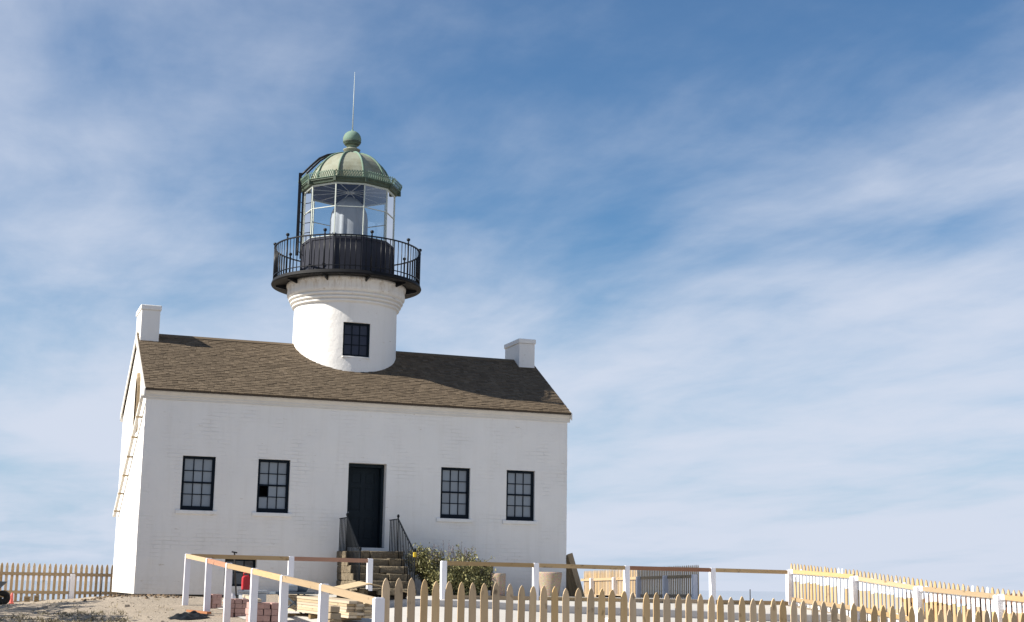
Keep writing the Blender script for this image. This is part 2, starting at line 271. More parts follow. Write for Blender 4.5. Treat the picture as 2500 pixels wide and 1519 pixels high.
# ------------------------------------------------------------------ builders
COL = scn.collection
class MB:
    def __init__(s): s.v = []; s.f = []; s.sm = []
    def add(s, vs, fs, smooth=False):
        k = len(s.v); s.v += [tuple(p) for p in vs]; s.f += [tuple(i+k for i in f) for f in fs]; s.sm += [smooth]*len(fs); return s
    def box(s, x0, x1, y0, y1, z0, z1):
        return s.add([(x0, y0, z0), (x1, y0, z0), (x1, y1, z0), (x0, y1, z0), (x0, y0, z1), (x1, y0, z1), (x1, y1, z1), (x0, y1, z1)],
                     [(3, 2, 1, 0), (4, 5, 6, 7), (0, 1, 5, 4), (1, 2, 6, 5), (2, 3, 7, 6), (3, 0, 4, 7)])
    def beam(s, a, b, wd, ht, upv=(0, 0, 1)):     # box along a->b, wd sideways, ht along up
        a, b = Vector(a), Vector(b); d = (b-a).normalized(); u = Vector(upv); sd_ = d.cross(u)
        if sd_.length < 1e-4: sd_ = d.cross(Vector((0, 1, 0)))
        sd_.normalize(); u = sd_.cross(d).normalized(); q = []
        for p in (a, b):
            for i, j in ((-1, -1), (1, -1), (1, 1), (-1, 1)): q.append(p+sd_*wd/2*i+u*ht/2*j)
        return s.add(q, [(0, 1, 2, 3), (7, 6, 5, 4), (0, 4, 5, 1), (1, 5, 6, 2), (2, 6, 7, 3), (3, 7, 4, 0)])
    def tube(s, pts, r, n=8, cap=True):
        pts = [Vector(p) for p in pts]; rs = r if isinstance(r, (list, tuple)) else [r]*len(pts); vs = []; fs = []; prev = None
        for i, p in enumerate(pts):
            d = (pts[min(i+1, len(pts)-1)]-pts[max(i-1, 0)]).normalized()
            if prev is None: a = d.cross(Vector((0, 0, 1)) if abs(d.z) < .9 else Vector((1, 0, 0))).normalized()
            else: a = (prev-d*prev.dot(d)).normalized()
            prev = a; bb = d.cross(a)
            for k in range(n): th = 2*math.pi*k/n; vs.append(p+(a*math.cos(th)+bb*math.sin(th))*rs[i])
        for i in range(len(pts)-1):
            for k in range(n): fs.append((i*n+k, i*n+(k+1) % n, (i+1)*n+(k+1) % n, (i+1)*n+k))
        s.add(vs, fs, True)
        if cap:
            k0 = len(s.v)-len(vs); s.f += [tuple(k0+k for k in reversed(range(n))), tuple(k0+(len(pts)-1)*n+k for k in range(n))]; s.sm += [False, False]
        return s
    def lathe(s, c, prof, n=48, a0=0, closed=False, smooth=True):
        vs = []; fs = []
        for r, z in prof:
            for k in range(n): th = a0+2*math.pi*k/n; vs.append((c[0]+r*math.cos(th), c[1]+r*math.sin(th), c[2]+z))
        m_ = len(prof)
        for i in range(m_ if closed else m_-1):
            j = (i+1) % m_
            for k in range(n): fs.append((i*n+k, i*n+(k+1) % n, j*n+(k+1) % n, j*n+k))
        return s.add(vs, fs, smooth)
    def prism(s, poly, off):                      # poly list of 3d pts, extruded by vector off
        n = len(poly); off = Vector(off); vs = [Vector(p) for p in poly]+[Vector(p)+off for p in poly]
        return s.add(vs, [tuple(range(n)), tuple(reversed(range(n, 2*n)))]+[(i, i+n, (i+1) % n+n, (i+1) % n) for i in range(n)])
    def mesh(s, name):
        me = bpy.data.meshes.new(name); me.from_pydata(s.v, [], s.f); me.polygons.foreach_set('use_smooth', s.sm); me.update()
        bm = bmesh.new(); bm.from_mesh(me); bmesh.ops.recalc_face_normals(bm, faces=bm.faces); bm.to_mesh(me); bm.free(); return me
    def build(s, name, m_, parent=None, bevel=0, kind=None):
        me = s.mesh(name); me.materials.append(M[m_]); o = bpy.data.objects.new(name, me); COL.objects.link(o)
        attach(o, parent)
        if bevel: bv = o.modifiers.new('bevel', 'BEVEL'); bv.width = bevel; bv.segments = 2; bv.limit_method = 'ANGLE'
        if kind: o['kind'] = kind
        return o
def attach(o, parent):                            # geometry is in world units; cancel the parent's own offset
    if parent is None: return
    o.parent = parent
    if parent.parent is None: o.location = o.location-parent.location
def thing(name, loc, label, cat, group=None):
    o = bpy.data.objects.new(name, None); COL.objects.link(o); o.location = loc; o.empty_display_size = .2; tag(o, label, cat, group); return o
def tag(o, label, cat, group=None):
    o['label'] = label; o['category'] = cat
    if group: o['group'] = group
    return o
def inst(name, me, loc, parent, rot=(0, 0, 0), scale=(1, 1, 1)):
    o = bpy.data.objects.new(name, me); COL.objects.link(o); o.location = loc; o.rotation_euler = rot; o.scale = scale; attach(o, parent); return o

# ------------------------------------------------------------------ terrain
CP = np.array([(0, -.4, .46), (1.5, -.5, .46), (3, -.2, .58), (8, -.3, .60), (11.6, -.3, .59), (0, 6, .42), (11.6, 6, .5), (5.8, 6.5, .48),
 (-3, 7, .19), (-2.7, 3.9, .20), (-2.1, 1.4, .25), (-.9, -.1, .36), (-.9, -2.3, .43), (-1.1, -4.4, .36), (-3.1, -7.9, .07), (-1.8, -8.4, .10), (-.6, -11, .13), (-5, -3, .1), (-5, 4, .15),
 (.57, -5.2, .40), (.57, -8.2, .27), (.58, -10.5, .15), (.6, -13, .04), (.6, -15.5, -.08), (.61, -18, -.2), (.62, -21, -.33),
 (2.7, -5.7, .42), (4.5, -5.7, .49), (2.5, -9, .33), (3.6, -9.9, .57), (7, -9.9, .50), (10, -9.9, .42), (13, -9.9, .345), (6, -12.6, .32), (10.5, -12.6, .2), (5.6, -7.6, .57), (10, -7.6, .57), (14, -7.6, .55), (14, -10.3, .36), (13.9, -12.7, .18), (13.75, -15.9, -.07),
 (2.2, -15, .05), (5, -20.75, -.4), (9.7, -20.75, -.55), (6, -16.5, .0), (16, .4, .46), (17, 11.5, .33), (20, 0, .4), (16, -14, .0),
 (-3.8, -37, -.75), (8, -37, -1.1), (-10, -30, -.6), (20, -30, -1.2), (-14, 0, -.3), (3, -28, -.6)])
def tps(r): return np.where(r > 1e-9, r*r*np.log(np.maximum(r, 1e-9)), 0)
_n = len(CP); _K = tps(np.hypot(CP[:, None, 0]-CP[None, :, 0], CP[:, None, 1]-CP[None, :, 1]))+np.eye(_n)*.3; _P = np.c_[np.ones(_n), CP[:, :2]]
_S = np.linalg.solve(np.block([[_K, _P], [_P.T, np.zeros((3, 3))]]), np.r_[CP[:, 2], np.zeros(3)])
def vnoise(x, y, s, seed):
    return (np.sin(x*s*1.0+seed)+np.sin(y*s*1.3+seed*2.1+np.sin(x*s*.7+seed))+np.sin((x*.8+y*.9)*s*1.7+seed*3.3))/3
K0, K1 = np.array([3.3, -10.1]), np.array([13.5, -10.1]); KD = (K1-K0)/np.linalg.norm(K1-K0); KN = np.array([KD[1], -KD[0]])   # KN points to the camera side
KA, KB = K0, K0+KD*10.3
def ground(x, y):
    x = np.atleast_1d(np.asarray(x, float)); y = np.atleast_1d(np.asarray(y, float))
    z = _S[_n]+_S[_n+1]*x+_S[_n+2]*y
    for i in range(_n): z = z+_S[i]*tps(np.hypot(x-CP[i, 0], y-CP[i, 1]))
    # dug-out strip along the wall foot and the spoil heap in front of it
    z = z-.16*np.exp(-((y+.25)/.45)**2)*np.clip((x+.6)/.5, 0, 1)*np.clip((2.6-x)/.8, 0, 1)
    z = z+.07*np.exp(-((y+2.4+.22*(x))/.55)**2)*np.exp(-((x-.1)/1.5)**4)
    lf = np.clip((1.2-x)/1.5, 0, 1)
    z = z+lf*(.030*vnoise(x, y, 2.1, 1.3)+.022*vnoise(x, y, 5.3, 4.2)+.012*vnoise(x, y, 11, 2.2))+.006*vnoise(x, y, 3, 9)
    s_ = (x-K0[0])*KN[0]+(y-K0[1])*KN[1]; al = (x-K0[0])*KD[0]+(y-K0[1])*KD[1]
    z = z-.11*np.clip((s_+.12)/.16, 0, 1)*np.clip((al+1)/.8, 0, 1)*np.clip((14-al)/2, 0, 1)*np.exp(-np.maximum(s_, 0)/6)
    # the hilltop rounds off behind the fences and falls away to the sea
    r = np.maximum(np.maximum(y-8.2, 0)+np.maximum(x-19, 0), np.maximum(-7-x, 0))
    r = np.hypot(np.maximum(y-8.2, 0), np.hypot(np.maximum(x-18.5, 0), np.maximum(-6.5-x, 0)))
    core = np.clip(1-r/60, 0, 1)
    z = z*core-(.035*r+.004*np.minimum(r, 120)**2)
    z = z-np.maximum(-60-y, 0)*.2
    return np.maximum(z, -150)
def gz(x, y): return float(ground(x, y)[0])
def axis_(lo, hi, st, far):
    a = list(np.arange(lo, hi+1e-6, st)); s_ = st; p = hi
    while p < far: s_ *= 1.35; p += s_; a.append(p)
    s_ = st; p = lo
    while p > -far: s_ *= 1.35; p -= s_; a.insert(0, p)
    return np.array(a)
X, Y = axis_(-7, 20, .16, 900), axis_(-22, 13, .16, 900)
GX, GY = np.meshgrid(X, Y); GZ = ground(GX.ravel(), GY.ravel())
nx, ny = len(X), len(Y)
me = bpy.data.meshes.new('ground'); idx = np.arange(nx*ny).reshape(ny, nx)
q = np.stack([idx[:-1, :-1], idx[:-1, 1:], idx[1:, 1:], idx[1:, :-1]], -1).reshape(-1, 4)
me.from_pydata(np.c_[GX.ravel(), GY.ravel(), GZ].tolist(), [], q.tolist()); me.polygons.foreach_set('use_smooth', [True]*len(q)); me.materials.append(M['ground'])
go = bpy.data.objects.new('ground', me); COL.objects.link(go); go['kind'] = 'structure'
sea = MB().add([(-90000, -90000, -128), (90000, -90000, -128), (90000, 90000, -128), (-90000, 90000, -128)], [(0, 1, 2, 3)]).build('sea', 'sea'); sea['kind'] = 'structure'
# paved yard, laid as a thin sheet on the ground
def sheet(name, poly_test, xs, ys, lift, m_):
    b_ = MB(); P = {}
    for x in xs:
        for y in ys: P[(x, y)] = None
    for i in range(len(xs)-1):
        for j in range(len(ys)-1):
            xm, ym = (xs[i]+xs[i+1])/2, (ys[j]+ys[j+1])/2
            if poly_test(xm, ym):
                k = []
                for (x, y) in ((xs[i], ys[j]), (xs[i+1], ys[j]), (xs[i+1], ys[j+1]), (xs[i], ys[j+1])):
                    if P[(x, y)] is None: P[(x, y)] = len(b_.v); b_.v.append((x, y, 0))
                    k.append(P[(x, y)])
                b_.f.append(tuple(k)); b_.sm.append(True)
    a = np.array(b_.v); a[:, 2] = ground(a[:, 0], a[:, 1])+lift; b_.v = [tuple(p) for p in a]
    o = b_.build(name, m_); o['kind'] = 'structure'; return o
def side_(x, y): return (x-K0[0])*KN[0]+(y-K0[1])*KN[1]
sheet('lower_path', lambda x, y: (side_(x, y) > .06 or x < 3.4) and y < -5.9 and x > 1.0+.12*math.sin(y*2.3) and x < 13.5, list(np.arange(.8, 13.7, .2)), list(np.arange(-24.6, -5.8, .2)), .012, 'concrete')
sheet('yard_paving', lambda x, y: side_(x, y) < -.22 and x > 3.4 and y < -1.2-.0*x and x < 13.9, list(np.arange(3.4, 14.0, .2)), list(np.arange(-17, -1.1, .2)), .012, 'concrete')
kb = MB(); N = 40; prv = None
for i in range(N+1):
    p = KA+(KB-KA)*i/N; zt = max(gz(*(p-KN*.5)), -1)+.03; zb = zt-.5
    ring = [(*(p+KN*.07), zb), (*(p+KN*.06), zt-.02), (*(p+KN*.03), zt), (*(p-KN*.22), zt), (*(p-KN*.22), zb)]
    k = len(kb.v); kb.v += ring
    if prv is not None:
        for a in range(4): kb.f.append((prv+a, k+a, k+a+1, prv+a+1)); kb.sm.append(False)
    prv = k
ko = kb.build('kerb', 'kerb'); ko['kind'] = 'structure'

# ------------------------------------------------------------------ lighthouse
W, HE, D, RZ, OV = 11.6, 5.688, 5.978, 7.58, .15
HB = .56
LH = thing('lighthouse', (5.8, 3, .55), 'white lighthouse with brown shingled house, round tower, black gallery and green domed lantern', 'lighthouse')
WINX = [1.4253, 3.3586, 8.3283, 10.2213]; WW = .8365; WZ = (2.659, 4.035)
DX, DW, DZ = 5.859, 1.041, (1.826, 4.044)
BAS = [(2.21, 3.02, .78, 1.47), (8.55, 9.46, .76, 1.42)]
holes = [(x-WW/2, x+WW/2, *WZ) for x in WINX]+[(DX-DW/2, DX+DW/2, *DZ)]+BAS
TH = .36
wall = MB()
def grid_cuts(lo, hi, cuts, step):
    c = sorted(set([lo, hi]+cuts)); o_ = []
    for a, b_ in zip(c[:-1], c[1:]):
        n = max(1, round((b_-a)/step)); o_ += [a+(b_-a)*i/n for i in range(n)]
    return o_+[hi]
xs = grid_cuts(0, W, [h for q in holes for h in q[:2]], .2); zs = grid_cuts(HB, HE+.05, [h for q in holes for h in q[2:]], .2)
P = {}
def fv(i, j):
    if (i, j) not in P:
        x, z = xs[i], zs[j]; e = (0 if any(abs(x-h[0]) < 1e-6 or abs(x-h[1]) < 1e-6 or abs(z-h[2]) < 1e-6 or abs(z-h[3]) < 1e-6 for h in holes) else 1)
        P[(i, j)] = len(wall.v); dx = (.008*random.uniform(-1, 1) if i in (0, len(xs)-1) else 0)
        wall.v.append((x+dx, e*.006*vnoise(x, z, 2.3, 1.1)+e*random.uniform(-.003, .003), z))
    return P[(i, j)]
for i in range(len(xs)-1):
    for j in range(len(zs)-1):
        xm, zm = (xs[i]+xs[i+1])/2, (zs[j]+zs[j+1])/2
        if any(h[0] < xm < h[1] and h[2] < zm < h[3] for h in holes): continue
        wall.f.append((fv(i, j), fv(i+1, j), fv(i+1, j+1), fv(i, j+1))); wall.sm.append(False)
for (x0, x1, z0, z1) in holes:
    wall.add([(x0, 0, z0), (x1, 0, z0), (x1, 0, z1), (x0, 0, z1), (x0, TH, z0), (x1, TH, z0), (x1, TH, z1), (x0, TH, z1)], [(0, 4, 5, 1), (1, 5, 6, 2), (2, 6, 7, 3), (3, 7, 4, 0)])
sl_ = (RZ-HE)/(D/2+OV)
for x in (0, W):                                   # gables
    e = RZ-.05; wall.add([(x, 0, HB), (x, D, HB), (x, D, HE+.05), (x, D/2, e), (x, 0, HE+.05)], [(0, 1, 2, 3, 4)])
wall.add([(0, D, HB), (W, D, HB), (W, D, HE+.05), (0, D, HE+.05)], [(0, 1, 2, 3)])
me = bpy.data.meshes.new('wall'); me.from_pydata(wall.v, [], wall.f); me.materials.append(M['wall']); wo = bpy.data.objects.new('wall', me); COL.objects.link(wo); attach(wo, LH)
MB().box(.14, W-.14, .14, D-.14, -.6, HB+.01).build('foundation_shade', 'trenchshade', LH)  # base block coloured near black, standing in for the shaded trench gap
MB().box(.05, W-.05, TH+.25, TH+.3, HB, HE).build('light_block', 'dark', LH)  # near black sheet added behind the openings to block light
# eaves moulding: stepped crown along the front with returns at both ends
prof = [(0, -.25), (-.018, -.25), (-.018, -.20), (-.035, -.18), (-.035, -.14), (-.07, -.10), (-.10, -.075), (-.10, -.045), (-.115, -.04), (-.115, -.005), (0, -.005)]
for sgn, y0 in ((1, 0), (-1, D)):
    MB().prism([(-.07, y0+sgn*(p[0]-.006), HE+p[1]) for p in prof], (W+.14, 0, 0)).build('eaves_moulding', 'trim', LH)
# roof
def rpt(y, lift=0):                               # roof plane height over front slope / rear slope
    yy = y if y <= D/2 else D-y
    return HE+sl_*(yy+OV)+lift
roof = MB(); x0, x1 = -.05, W+.05
roof.add([(x0, -OV, HE), (x1, -OV, HE), (x1, D/2, RZ), (x0, D/2, RZ), (x0, D+OV, HE), (x1, D+OV, HE),
          (x0, -OV, HE-.05), (x1, -OV, HE-.05), (x1, D/2, RZ-.06), (x0, D/2, RZ-.06), (x0, D+OV, HE-.05), (x1, D+OV, HE-.05)],
         [(0, 1, 2, 3), (3, 2, 5, 4), (6, 9, 8, 7), (9, 10, 11, 8), (0, 6, 7, 1), (4, 5, 11, 10), (0, 3, 9, 6), (3, 4, 10, 9), (1, 7, 8, 2), (2, 8, 11, 5)])
RO = roof.build('roof', 'roofedge', LH)
sh = MB(); L = math.hypot(D/2+OV, RZ-HE); NC = 33; ex = L/NC
cs, sn = (D/2+OV)/L, (RZ-HE)/L
for sidei in (0, 1):
    for r in range(NC):
        x = x0-random.uniform(0, .12); l0 = r*ex-.012+random.uniform(-.002, .002)
        while x < x1:
            wd = random.uniform(.09, .2); a, b_ = max(x, x0), min(x+wd-.006, x1); x += wd
            if b_-a < .02: continue
            lo = l0+random.uniform(-.007, .007); hi = min((r+1)*ex+.03, L); th_ = .022+random.uniform(-.004, .008); q = []
            for (l, h) in ((lo, .002), (lo, th_), (hi, .002+(th_*.35 if r < NC-1 else .012))):
                yv = -OV+l*cs-h*sn; zv = HE+l*sn+h*cs
                if sidei: yv = D-yv
                q.append((yv, zv))
            sh.add([(a, *q[0]), (b_, *q[0]), (b_, *q[1]), (a, *q[1]), (b_, *q[2]), (a, *q[2])], [(0, 1, 2, 3), (3, 2, 4, 5), (0, 3, 5), (1, 4, 2)])
me = bpy.data.meshes.new('roof_shingles'); me.from_pydata(sh.v, [], sh.f); me.materials.append(M['shingle']); o = bpy.data.objects.new('roof_shingles', me); COL.objects.link(o); attach(o, RO); o['kind'] = 'stuff'
rc = MB()
for s_ in (-1, 1): rc.prism([(x0, D/2, RZ+.045), (x0, D/2+s_*.13, RZ+.045-.13*sl_), (x0, D/2+s_*.13, RZ+.02-.13*sl_), (x0, D/2, RZ+.02)], (x1-x0, 0, 0))
rc.build('ridge_cap', 'shingle', RO)
for xx in (-.075, W+.05):
    for s_ in (0, 1):
        rb = MB(); pts = [(-OV-.02, HE-.20), (-OV-.02, HE-.01), (D/2, RZ-.012), (D/2, RZ-.20)]
        rb.prism([(xx, (D-y if s_ else y), z) for y, z in pts], (.03, 0, 0)); rb.build('rake_board', 'trim', RO)
# chimneys
for xa, top in ((.0, 8.335), (11.06, 8.207)):
    ch = MB(); ya, yb = 2.55, 3.80
    x_a, x_b = (xa-.002, xa+.50) if xa < 1 else (xa+.02, xa+.52)
    ch.box(x_a, x_b, ya, yb, 6.6, top-.14); c_ = ch.build('chimney', 'tower', LH, .012)
    MB().box(x_a-.03, x_b+.03, ya-.03, yb+.03, top-.14, top).build('chimney_cap', 'tower', c_, .02)
# windows
def sash_window(x0, x1, z0, z1, y, cols, rows, mm, pm, name='window', fr=.07, bot=.11, missing=(), mid=None, sill=True):
    b_ = MB(); f1 = y+.05
    b_.box(x0, x0+fr, y, f1+.03, z0, z1); b_.box(x1-fr, x1, y, f1+.03, z0, z1); b_.box(x0+fr, x1-fr, y+.002, f1+.03, z1-fr, z1); b_.box(x0+fr, x1-fr, y+.002, f1+.03, z0, z0+bot)
    ix0, ix1, iz0, iz1 = x0+fr, x1-fr, z0+bot, z1-fr; cw = (ix1-ix0)/cols; rh = (iz1-iz0)/rows
    for c in range(1, cols): b_.box(ix0+c*cw-.011, ix0+c*cw+.011, y+.03, f1+.02, iz0, iz1)
    for r in range(1, rows):
        t_ = .022 if r == rows//2 and mid else .011
        b_.box(ix0, ix1, y+(.018 if t_ > .02 else .032), f1+.018, iz0+r*rh-t_, iz0+r*rh+t_)
    wn_ = b_.build(name, mm, LH)
    me_ = MB().box(0, cw-.004, 0, .006, 0, rh-.004).mesh('pane'); me_.materials.append(M[pm])
    for c in range(cols):
        for r in range(rows):
            if (c, r) in missing: continue
            p = inst('pane', me_, (ix0+c*cw+.002, y+.05+.004*random.random(), iz0+r*rh+.002), None, (random.uniform(-.012, .012), 0, random.uniform(-.012, .012))); p.parent = wn_
    if sill: MB().box(x0-.11, x1+.09, -.045, .03, z0-.10, z0-.003).build('sill', 'tower', wn_, .012)
    return wn_
for k, x in enumerate(WINX):
    sash_window(x-WW/2, x+WW/2, *WZ, .075, 3, 4, 'navy', 'pane', missing={(0, 1)} if k == 1 else (), mid=True)
for (a, b_, c, d_) in BAS: sash_window(a, b_, c, d_, .16, 3, 2, 'navy', 'panebase', 'basement_window', .05, .05, sill=False)
# door: white reveal, dark frame, six-panel leaf
dx0, dx1 = DX-DW/2, DX+DW/2
df = MB(); df.box(dx0, dx0+.07, TH-.12, TH+.35, DZ[0], DZ[1]); df.box(dx1-.07, dx1, TH-.12, TH+.35, DZ[0], DZ[1]); df.box(dx0+.07, dx1-.07, TH-.118, TH+.35, DZ[1]-.09, DZ[1]); df.box(dx0, dx1, .02, TH+.3, DZ[0]-.09, DZ[0]+.012)
DR = df.build('door', 'door', LH)
lf = MB(); lx0, lx1, ly = dx0+.07, dx1-.07, TH+.12; lw = lx1-lx0
lf.box(lx0, lx1, ly+.02, ly+.06, DZ[0]+.01, DZ[1]-.09)
for a, b_ in ((0, .12), (lw/2-.055, lw/2+.055), (lw-.12, lw)): lf.box(lx0+a, lx0+b_, ly, ly+.021, DZ[0]+.01, DZ[1]-.09)
for z0, z1 in ((DZ[0]+.01, DZ[0]+.22), (DZ[0]+.80, DZ[0]+.98), (DZ[0]+1.60, DZ[0]+1.70), (DZ[1]-.2, DZ[1]-.09)): lf.box(lx0+.12, lx1-.12, ly+.001, ly+.022, z0, z1)
lf.build('door_leaf', 'door', DR)
for z0, z1 in ((.25, .77), (1.01, 1.57), (1.73, 1.98)):
    for a in (.15, lw/2+.085): MB().box(lx0+a, lx0+a+lw/2-.235, ly+.008, ly+.03, DZ[0]+z0, DZ[0]+z1).build('door_panel', 'door', DR, .006)
MB().lathe((lx0+.06, ly-.03, DZ[0]+.92), [(0, -.03), (.025, -.02), (.03, 0), (.025, .02), (0, .03)], 12).build('door_knob', 'greymetal', DR)
# gable window with raised trim, and the diagonal rain pipe on the sunny gable
gw = MB(); yc, hw, zb, zs_ = 1.9, .30, 4.80, 5.85
arc = [(yc-hw, zb), (yc-hw, zs_)]+[(yc-hw*math.cos(a), zs_+.5*math.sin(a)) for a in np.linspace(.25, math.pi-.25, 7)]+[(yc+hw, zs_), (yc+hw, zb)]
inn = [(yc+(y-yc)*.78, zb+.08+(z-zb)*.86) for y, z in arc]; n = len(arc)
gw.add([(-.075, *p) for p in arc]+[(-.075, *p) for p in inn]+[(.02, *p) for p in arc]+[(.01, *p) for p in inn],
       [(i, (i+1) % n, (i+1) % n+n, i+n) for i in range(n)]+[(i, i+2*n, (i+1) % n+2*n, (i+1) % n) for i in range(n)]+[(i+n, (i+1) % n+n, (i+1) % n+3*n, i+3*n) for i in range(n)])
GW = gw.build('gable_window', 'oldboard', LH); MB().add([(-.012, *p) for p in inn], [tuple(range(n))]).build('pane', 'panedark', GW)
pa, pb = Vector((-.11, .12, 5.36)), Vector((-.11, 5.55, 2.70))
dp = MB(); dp.tube([(-.11, -.10, 5.52), (-.11, -.02, 5.46), pa], .045, 8); dp.beam(pa, pb, .075, .10); DP = dp.build('drainpipe', 'trim', LH)
for i in range(6):
    p = pa.lerp(pb, (i+.6)/6); MB().box(-.155, .01, p.y-.02, p.y+.02, p.z-.09, p.z-.045).build('pipe_bracket', 'lumber', DP)

# tower
AX, AY, RT = 5.816, 2.9885, 1.4936
tw = MB(); TWIN = (5.421, 6.196, 7.14, 8.105)
ha = math.asin((TWIN[1]-TWIN[0])/2/RT); ca = math.asin(((TWIN[0]+TWIN[1])/2-AX)/RT)
th0 = -math.pi/2+ca-ha; th1 = -math.pi/2+ca+ha
ths = [th0+(th1-th0)*i/10 for i in range(10)]+[th1+(2*math.pi-(th1-th0))*i/86 for i in range(86)]; nth = len(ths)
zt = [5.0, 6.0, 6.6, TWIN[2], 7.4, 7.75, TWIN[3], 8.4, 8.70]
def tr(z): return RT+.012*(7.6-z)/2
k0 = 0
for z in zt:
    for th in ths: tw.v.append((AX+tr(z)*math.cos(th)+random.uniform(-.002, .002), AY+tr(z)*math.sin(th)+random.uniform(-.002, .002), z))
for i in range(len(zt)-1):
    for k in range(nth):
        if k < 10 and TWIN[2]-.01 < (zt[i]+zt[i+1])/2 < TWIN[3]+.01: continue
        tw.f.append((i*nth+k, i*nth+(k+1) % nth, (i+1)*nth+(k+1) % nth, (i+1)*nth+k)); tw.sm.append(True)
for k in range(10):                                # reveals
    for zi, z in ((3, TWIN[2]), (6, TWIN[3])):
        a, b_ = tw.v[zi*nth+k], tw.v[zi*nth+k+1]; tw.add([a, b_, (b_[0], 1.80, z), (a[0], 1.80, z)], [(0, 1, 2, 3)])
for k in (0, 10):
    a, b_ = tw.v[3*nth+k], tw.v[6*nth+k]; tw.add([a, b_, (b_[0], 1.80, b_[2]), (a[0], 1.80, a[2])], [(0, 1, 2, 3)])
me = tw.mesh('tower'); me.materials.append(M['tower']); TW = bpy.data.objects.new('tower', me); COL.objects.link(TW); attach(TW, LH)
cp = [(1.49, 8.66)]
for r0, z0 in ((1.545, 8.73), (1.595, 8.83), (1.645, 8.93)):
    cp += [(r0-.05, z0-.05)]+[(r0-.02+.035*math.cos(a), z0+.035*math.sin(a)) for a in np.linspace(-1.4, 1.4, 6)]+[(r0-.04, z0+.045)]
cp += [(1.66, 8.99), (1.705, 9.03), (1.715, 9.10), (1.70, 9.28), (1.735, 9.31), (1.735, 9.383), (1.4, 9.383)]
MB().lathe((AX, AY, 0), cp, 96).build('tower_collar', 'tower', TW)
MB().lathe((AX, AY, 0), [(1.3, 5), (1.3, 9.3), (0, 9.3)], 32).build('tower_core', 'dark', TW)
sash_window(*TWIN, 1.60, 3, 3, 'navy', 'panedark', 'tower_window', .055, .06, sill=False)
MB().box(TWIN[0]-.01, TWIN[1]+.01, 1.49, 1.62, TWIN[2]-.05, TWIN[2]-.004).build('tower_window_sill', 'tower', TW, .012)
# gallery
VA = math.atan2(-.972, -.234)                      # bearing of the lantern's front face
dk = MB().lathe((AX, AY, 0), [(1.2, 9.385), (1.74, 9.385), (2.14, 9.36), (2.175, 9.365), (2.185, 9.39), (2.175, 9.42), (2.155, 9.43), (2.155, 9.475), (2.14, 9.485), (1.2, 9.485)], 96, closed=True)
DK = dk.build('gallery_deck', 'deckpaint', LH)
RR = 2.12
bal_me = MB().tube([(0, 0, 0), (0, 0, .98)], .0125, 6).mesh('baluster'); bal_me.materials.append(M['black'])
gr = MB(); 
def ringbar(b_, r, z, wd, ht, n=120):
    b_.lathe((AX, AY, z), [(r-wd/2, -ht/2), (r+wd/2, -ht/2), (r+wd/2, ht/2), (r-wd/2, ht/2)], n, closed=True, smooth=False)
ringbar(gr, RR, 10.475, .05, .03); ringbar(gr, RR, 9.60, .035, .02)
GR = gr.build('gallery_railing', 'black', LH)
post_me = MB().tube([(0, 0, 0), (0, 0, 1.03)], .024, 8).lathe((0, 0, 1.03), [(0.018, -.01), (.03, .0), (.018, .02), (.018, .04), (.045, .065), (.055, .095), (.045, .125), (.0, .145)], 12).mesh('railing_post'); post_me.materials.append(M['black'])
for k in range(90):
    a = VA+R_(18)+2*math.pi*k/90; p = (AX+RR*math.cos(a), AY+RR*math.sin(a), 9.485)
    o = inst('railing_post' if k % 9 == 0 else 'baluster', post_me if k % 9 == 0 else bal_me, p, None); o.parent = GR
br = MB().prism([(1.70, -.02, 9.39), (2.05, -.02, 9.37), (2.05, -.02, 9.325), (1.74, -.02, 9.25)], (0, .04, 0)).mesh('deck_bracket'); br.materials.append(M['black'])
for k in range(10):
    a = VA+R_(18)+R_(36)*k
    o = inst('deck_bracket', br, (AX, AY, 0), None, (0, 0, a)); o.parent = DK
# lantern room
def dec(r, z, k): a = VA+R_(18)+R_(36)*k; return Vector((AX+r*math.cos(a), AY+r*math.sin(a), z))
RL = 1.325
lr = MB()
for k in range(10):
    lr.beam(dec(RL, 10.65, k), dec(RL, 12.24, k), .032, .04, (math.cos(VA+R_(18+36*k)), math.sin(VA+R_(18+36*k)), 0))
    for z, h in ((10.655, .02), (11.517, .02), (12.20, .05)):
        lr.beam(dec(RL, z, k), dec(RL, z, k+1), .03, h)
LR = lr.build('lantern_room', 'mull', LH)
for k in range(10):
    for z0, z1 in ((10.672, 11.502), (11.532, 12.17)):
        a, b_ = dec(RL-.004, z0, k), dec(RL-.004, z0, k+1); a, b_ = a.lerp(b_, .03), b_.lerp(a, .03)
        g_ = MB().add([a, b_, b_+Vector((0, 0, z1-z0)), a+Vector((0, 0, z1-z0))], [(0, 1, 2, 3)]).build('lantern_pane', 'glass', None); g_.parent = LR
    pp = MB(); a, b_ = dec(RL+.012, 9.485, k), dec(RL+.012, 9.485, k+1); hz = Vector((0, 0, 1.16)); inn_ = (Vector((AX, AY, a.z))-(a+b_)/2).normalized()
    pp.prism([a, b_, b_+hz, a+hz], inn_*.06); nrm = -inn_
    for u0, u1, z0, z1 in ((.0, .07, 0, 1.16), (.93, 1, 0, 1.16), (.07, .93, 1.08, 1.16), (.07, .93, 0, .1)):
        e0, e1 = a.lerp(b_, u0)+nrm*.018, a.lerp(b_, u1)+nrm*.018; pp.prism([e0+Vector((0, 0, z0)), e1+Vector((0, 0, z0)), e1+Vector((0, 0, z1)), e0+Vector((0, 0, z1))], inn_*.019)
    o = pp.build('parapet_panel', 'panel', None); o.parent = LR
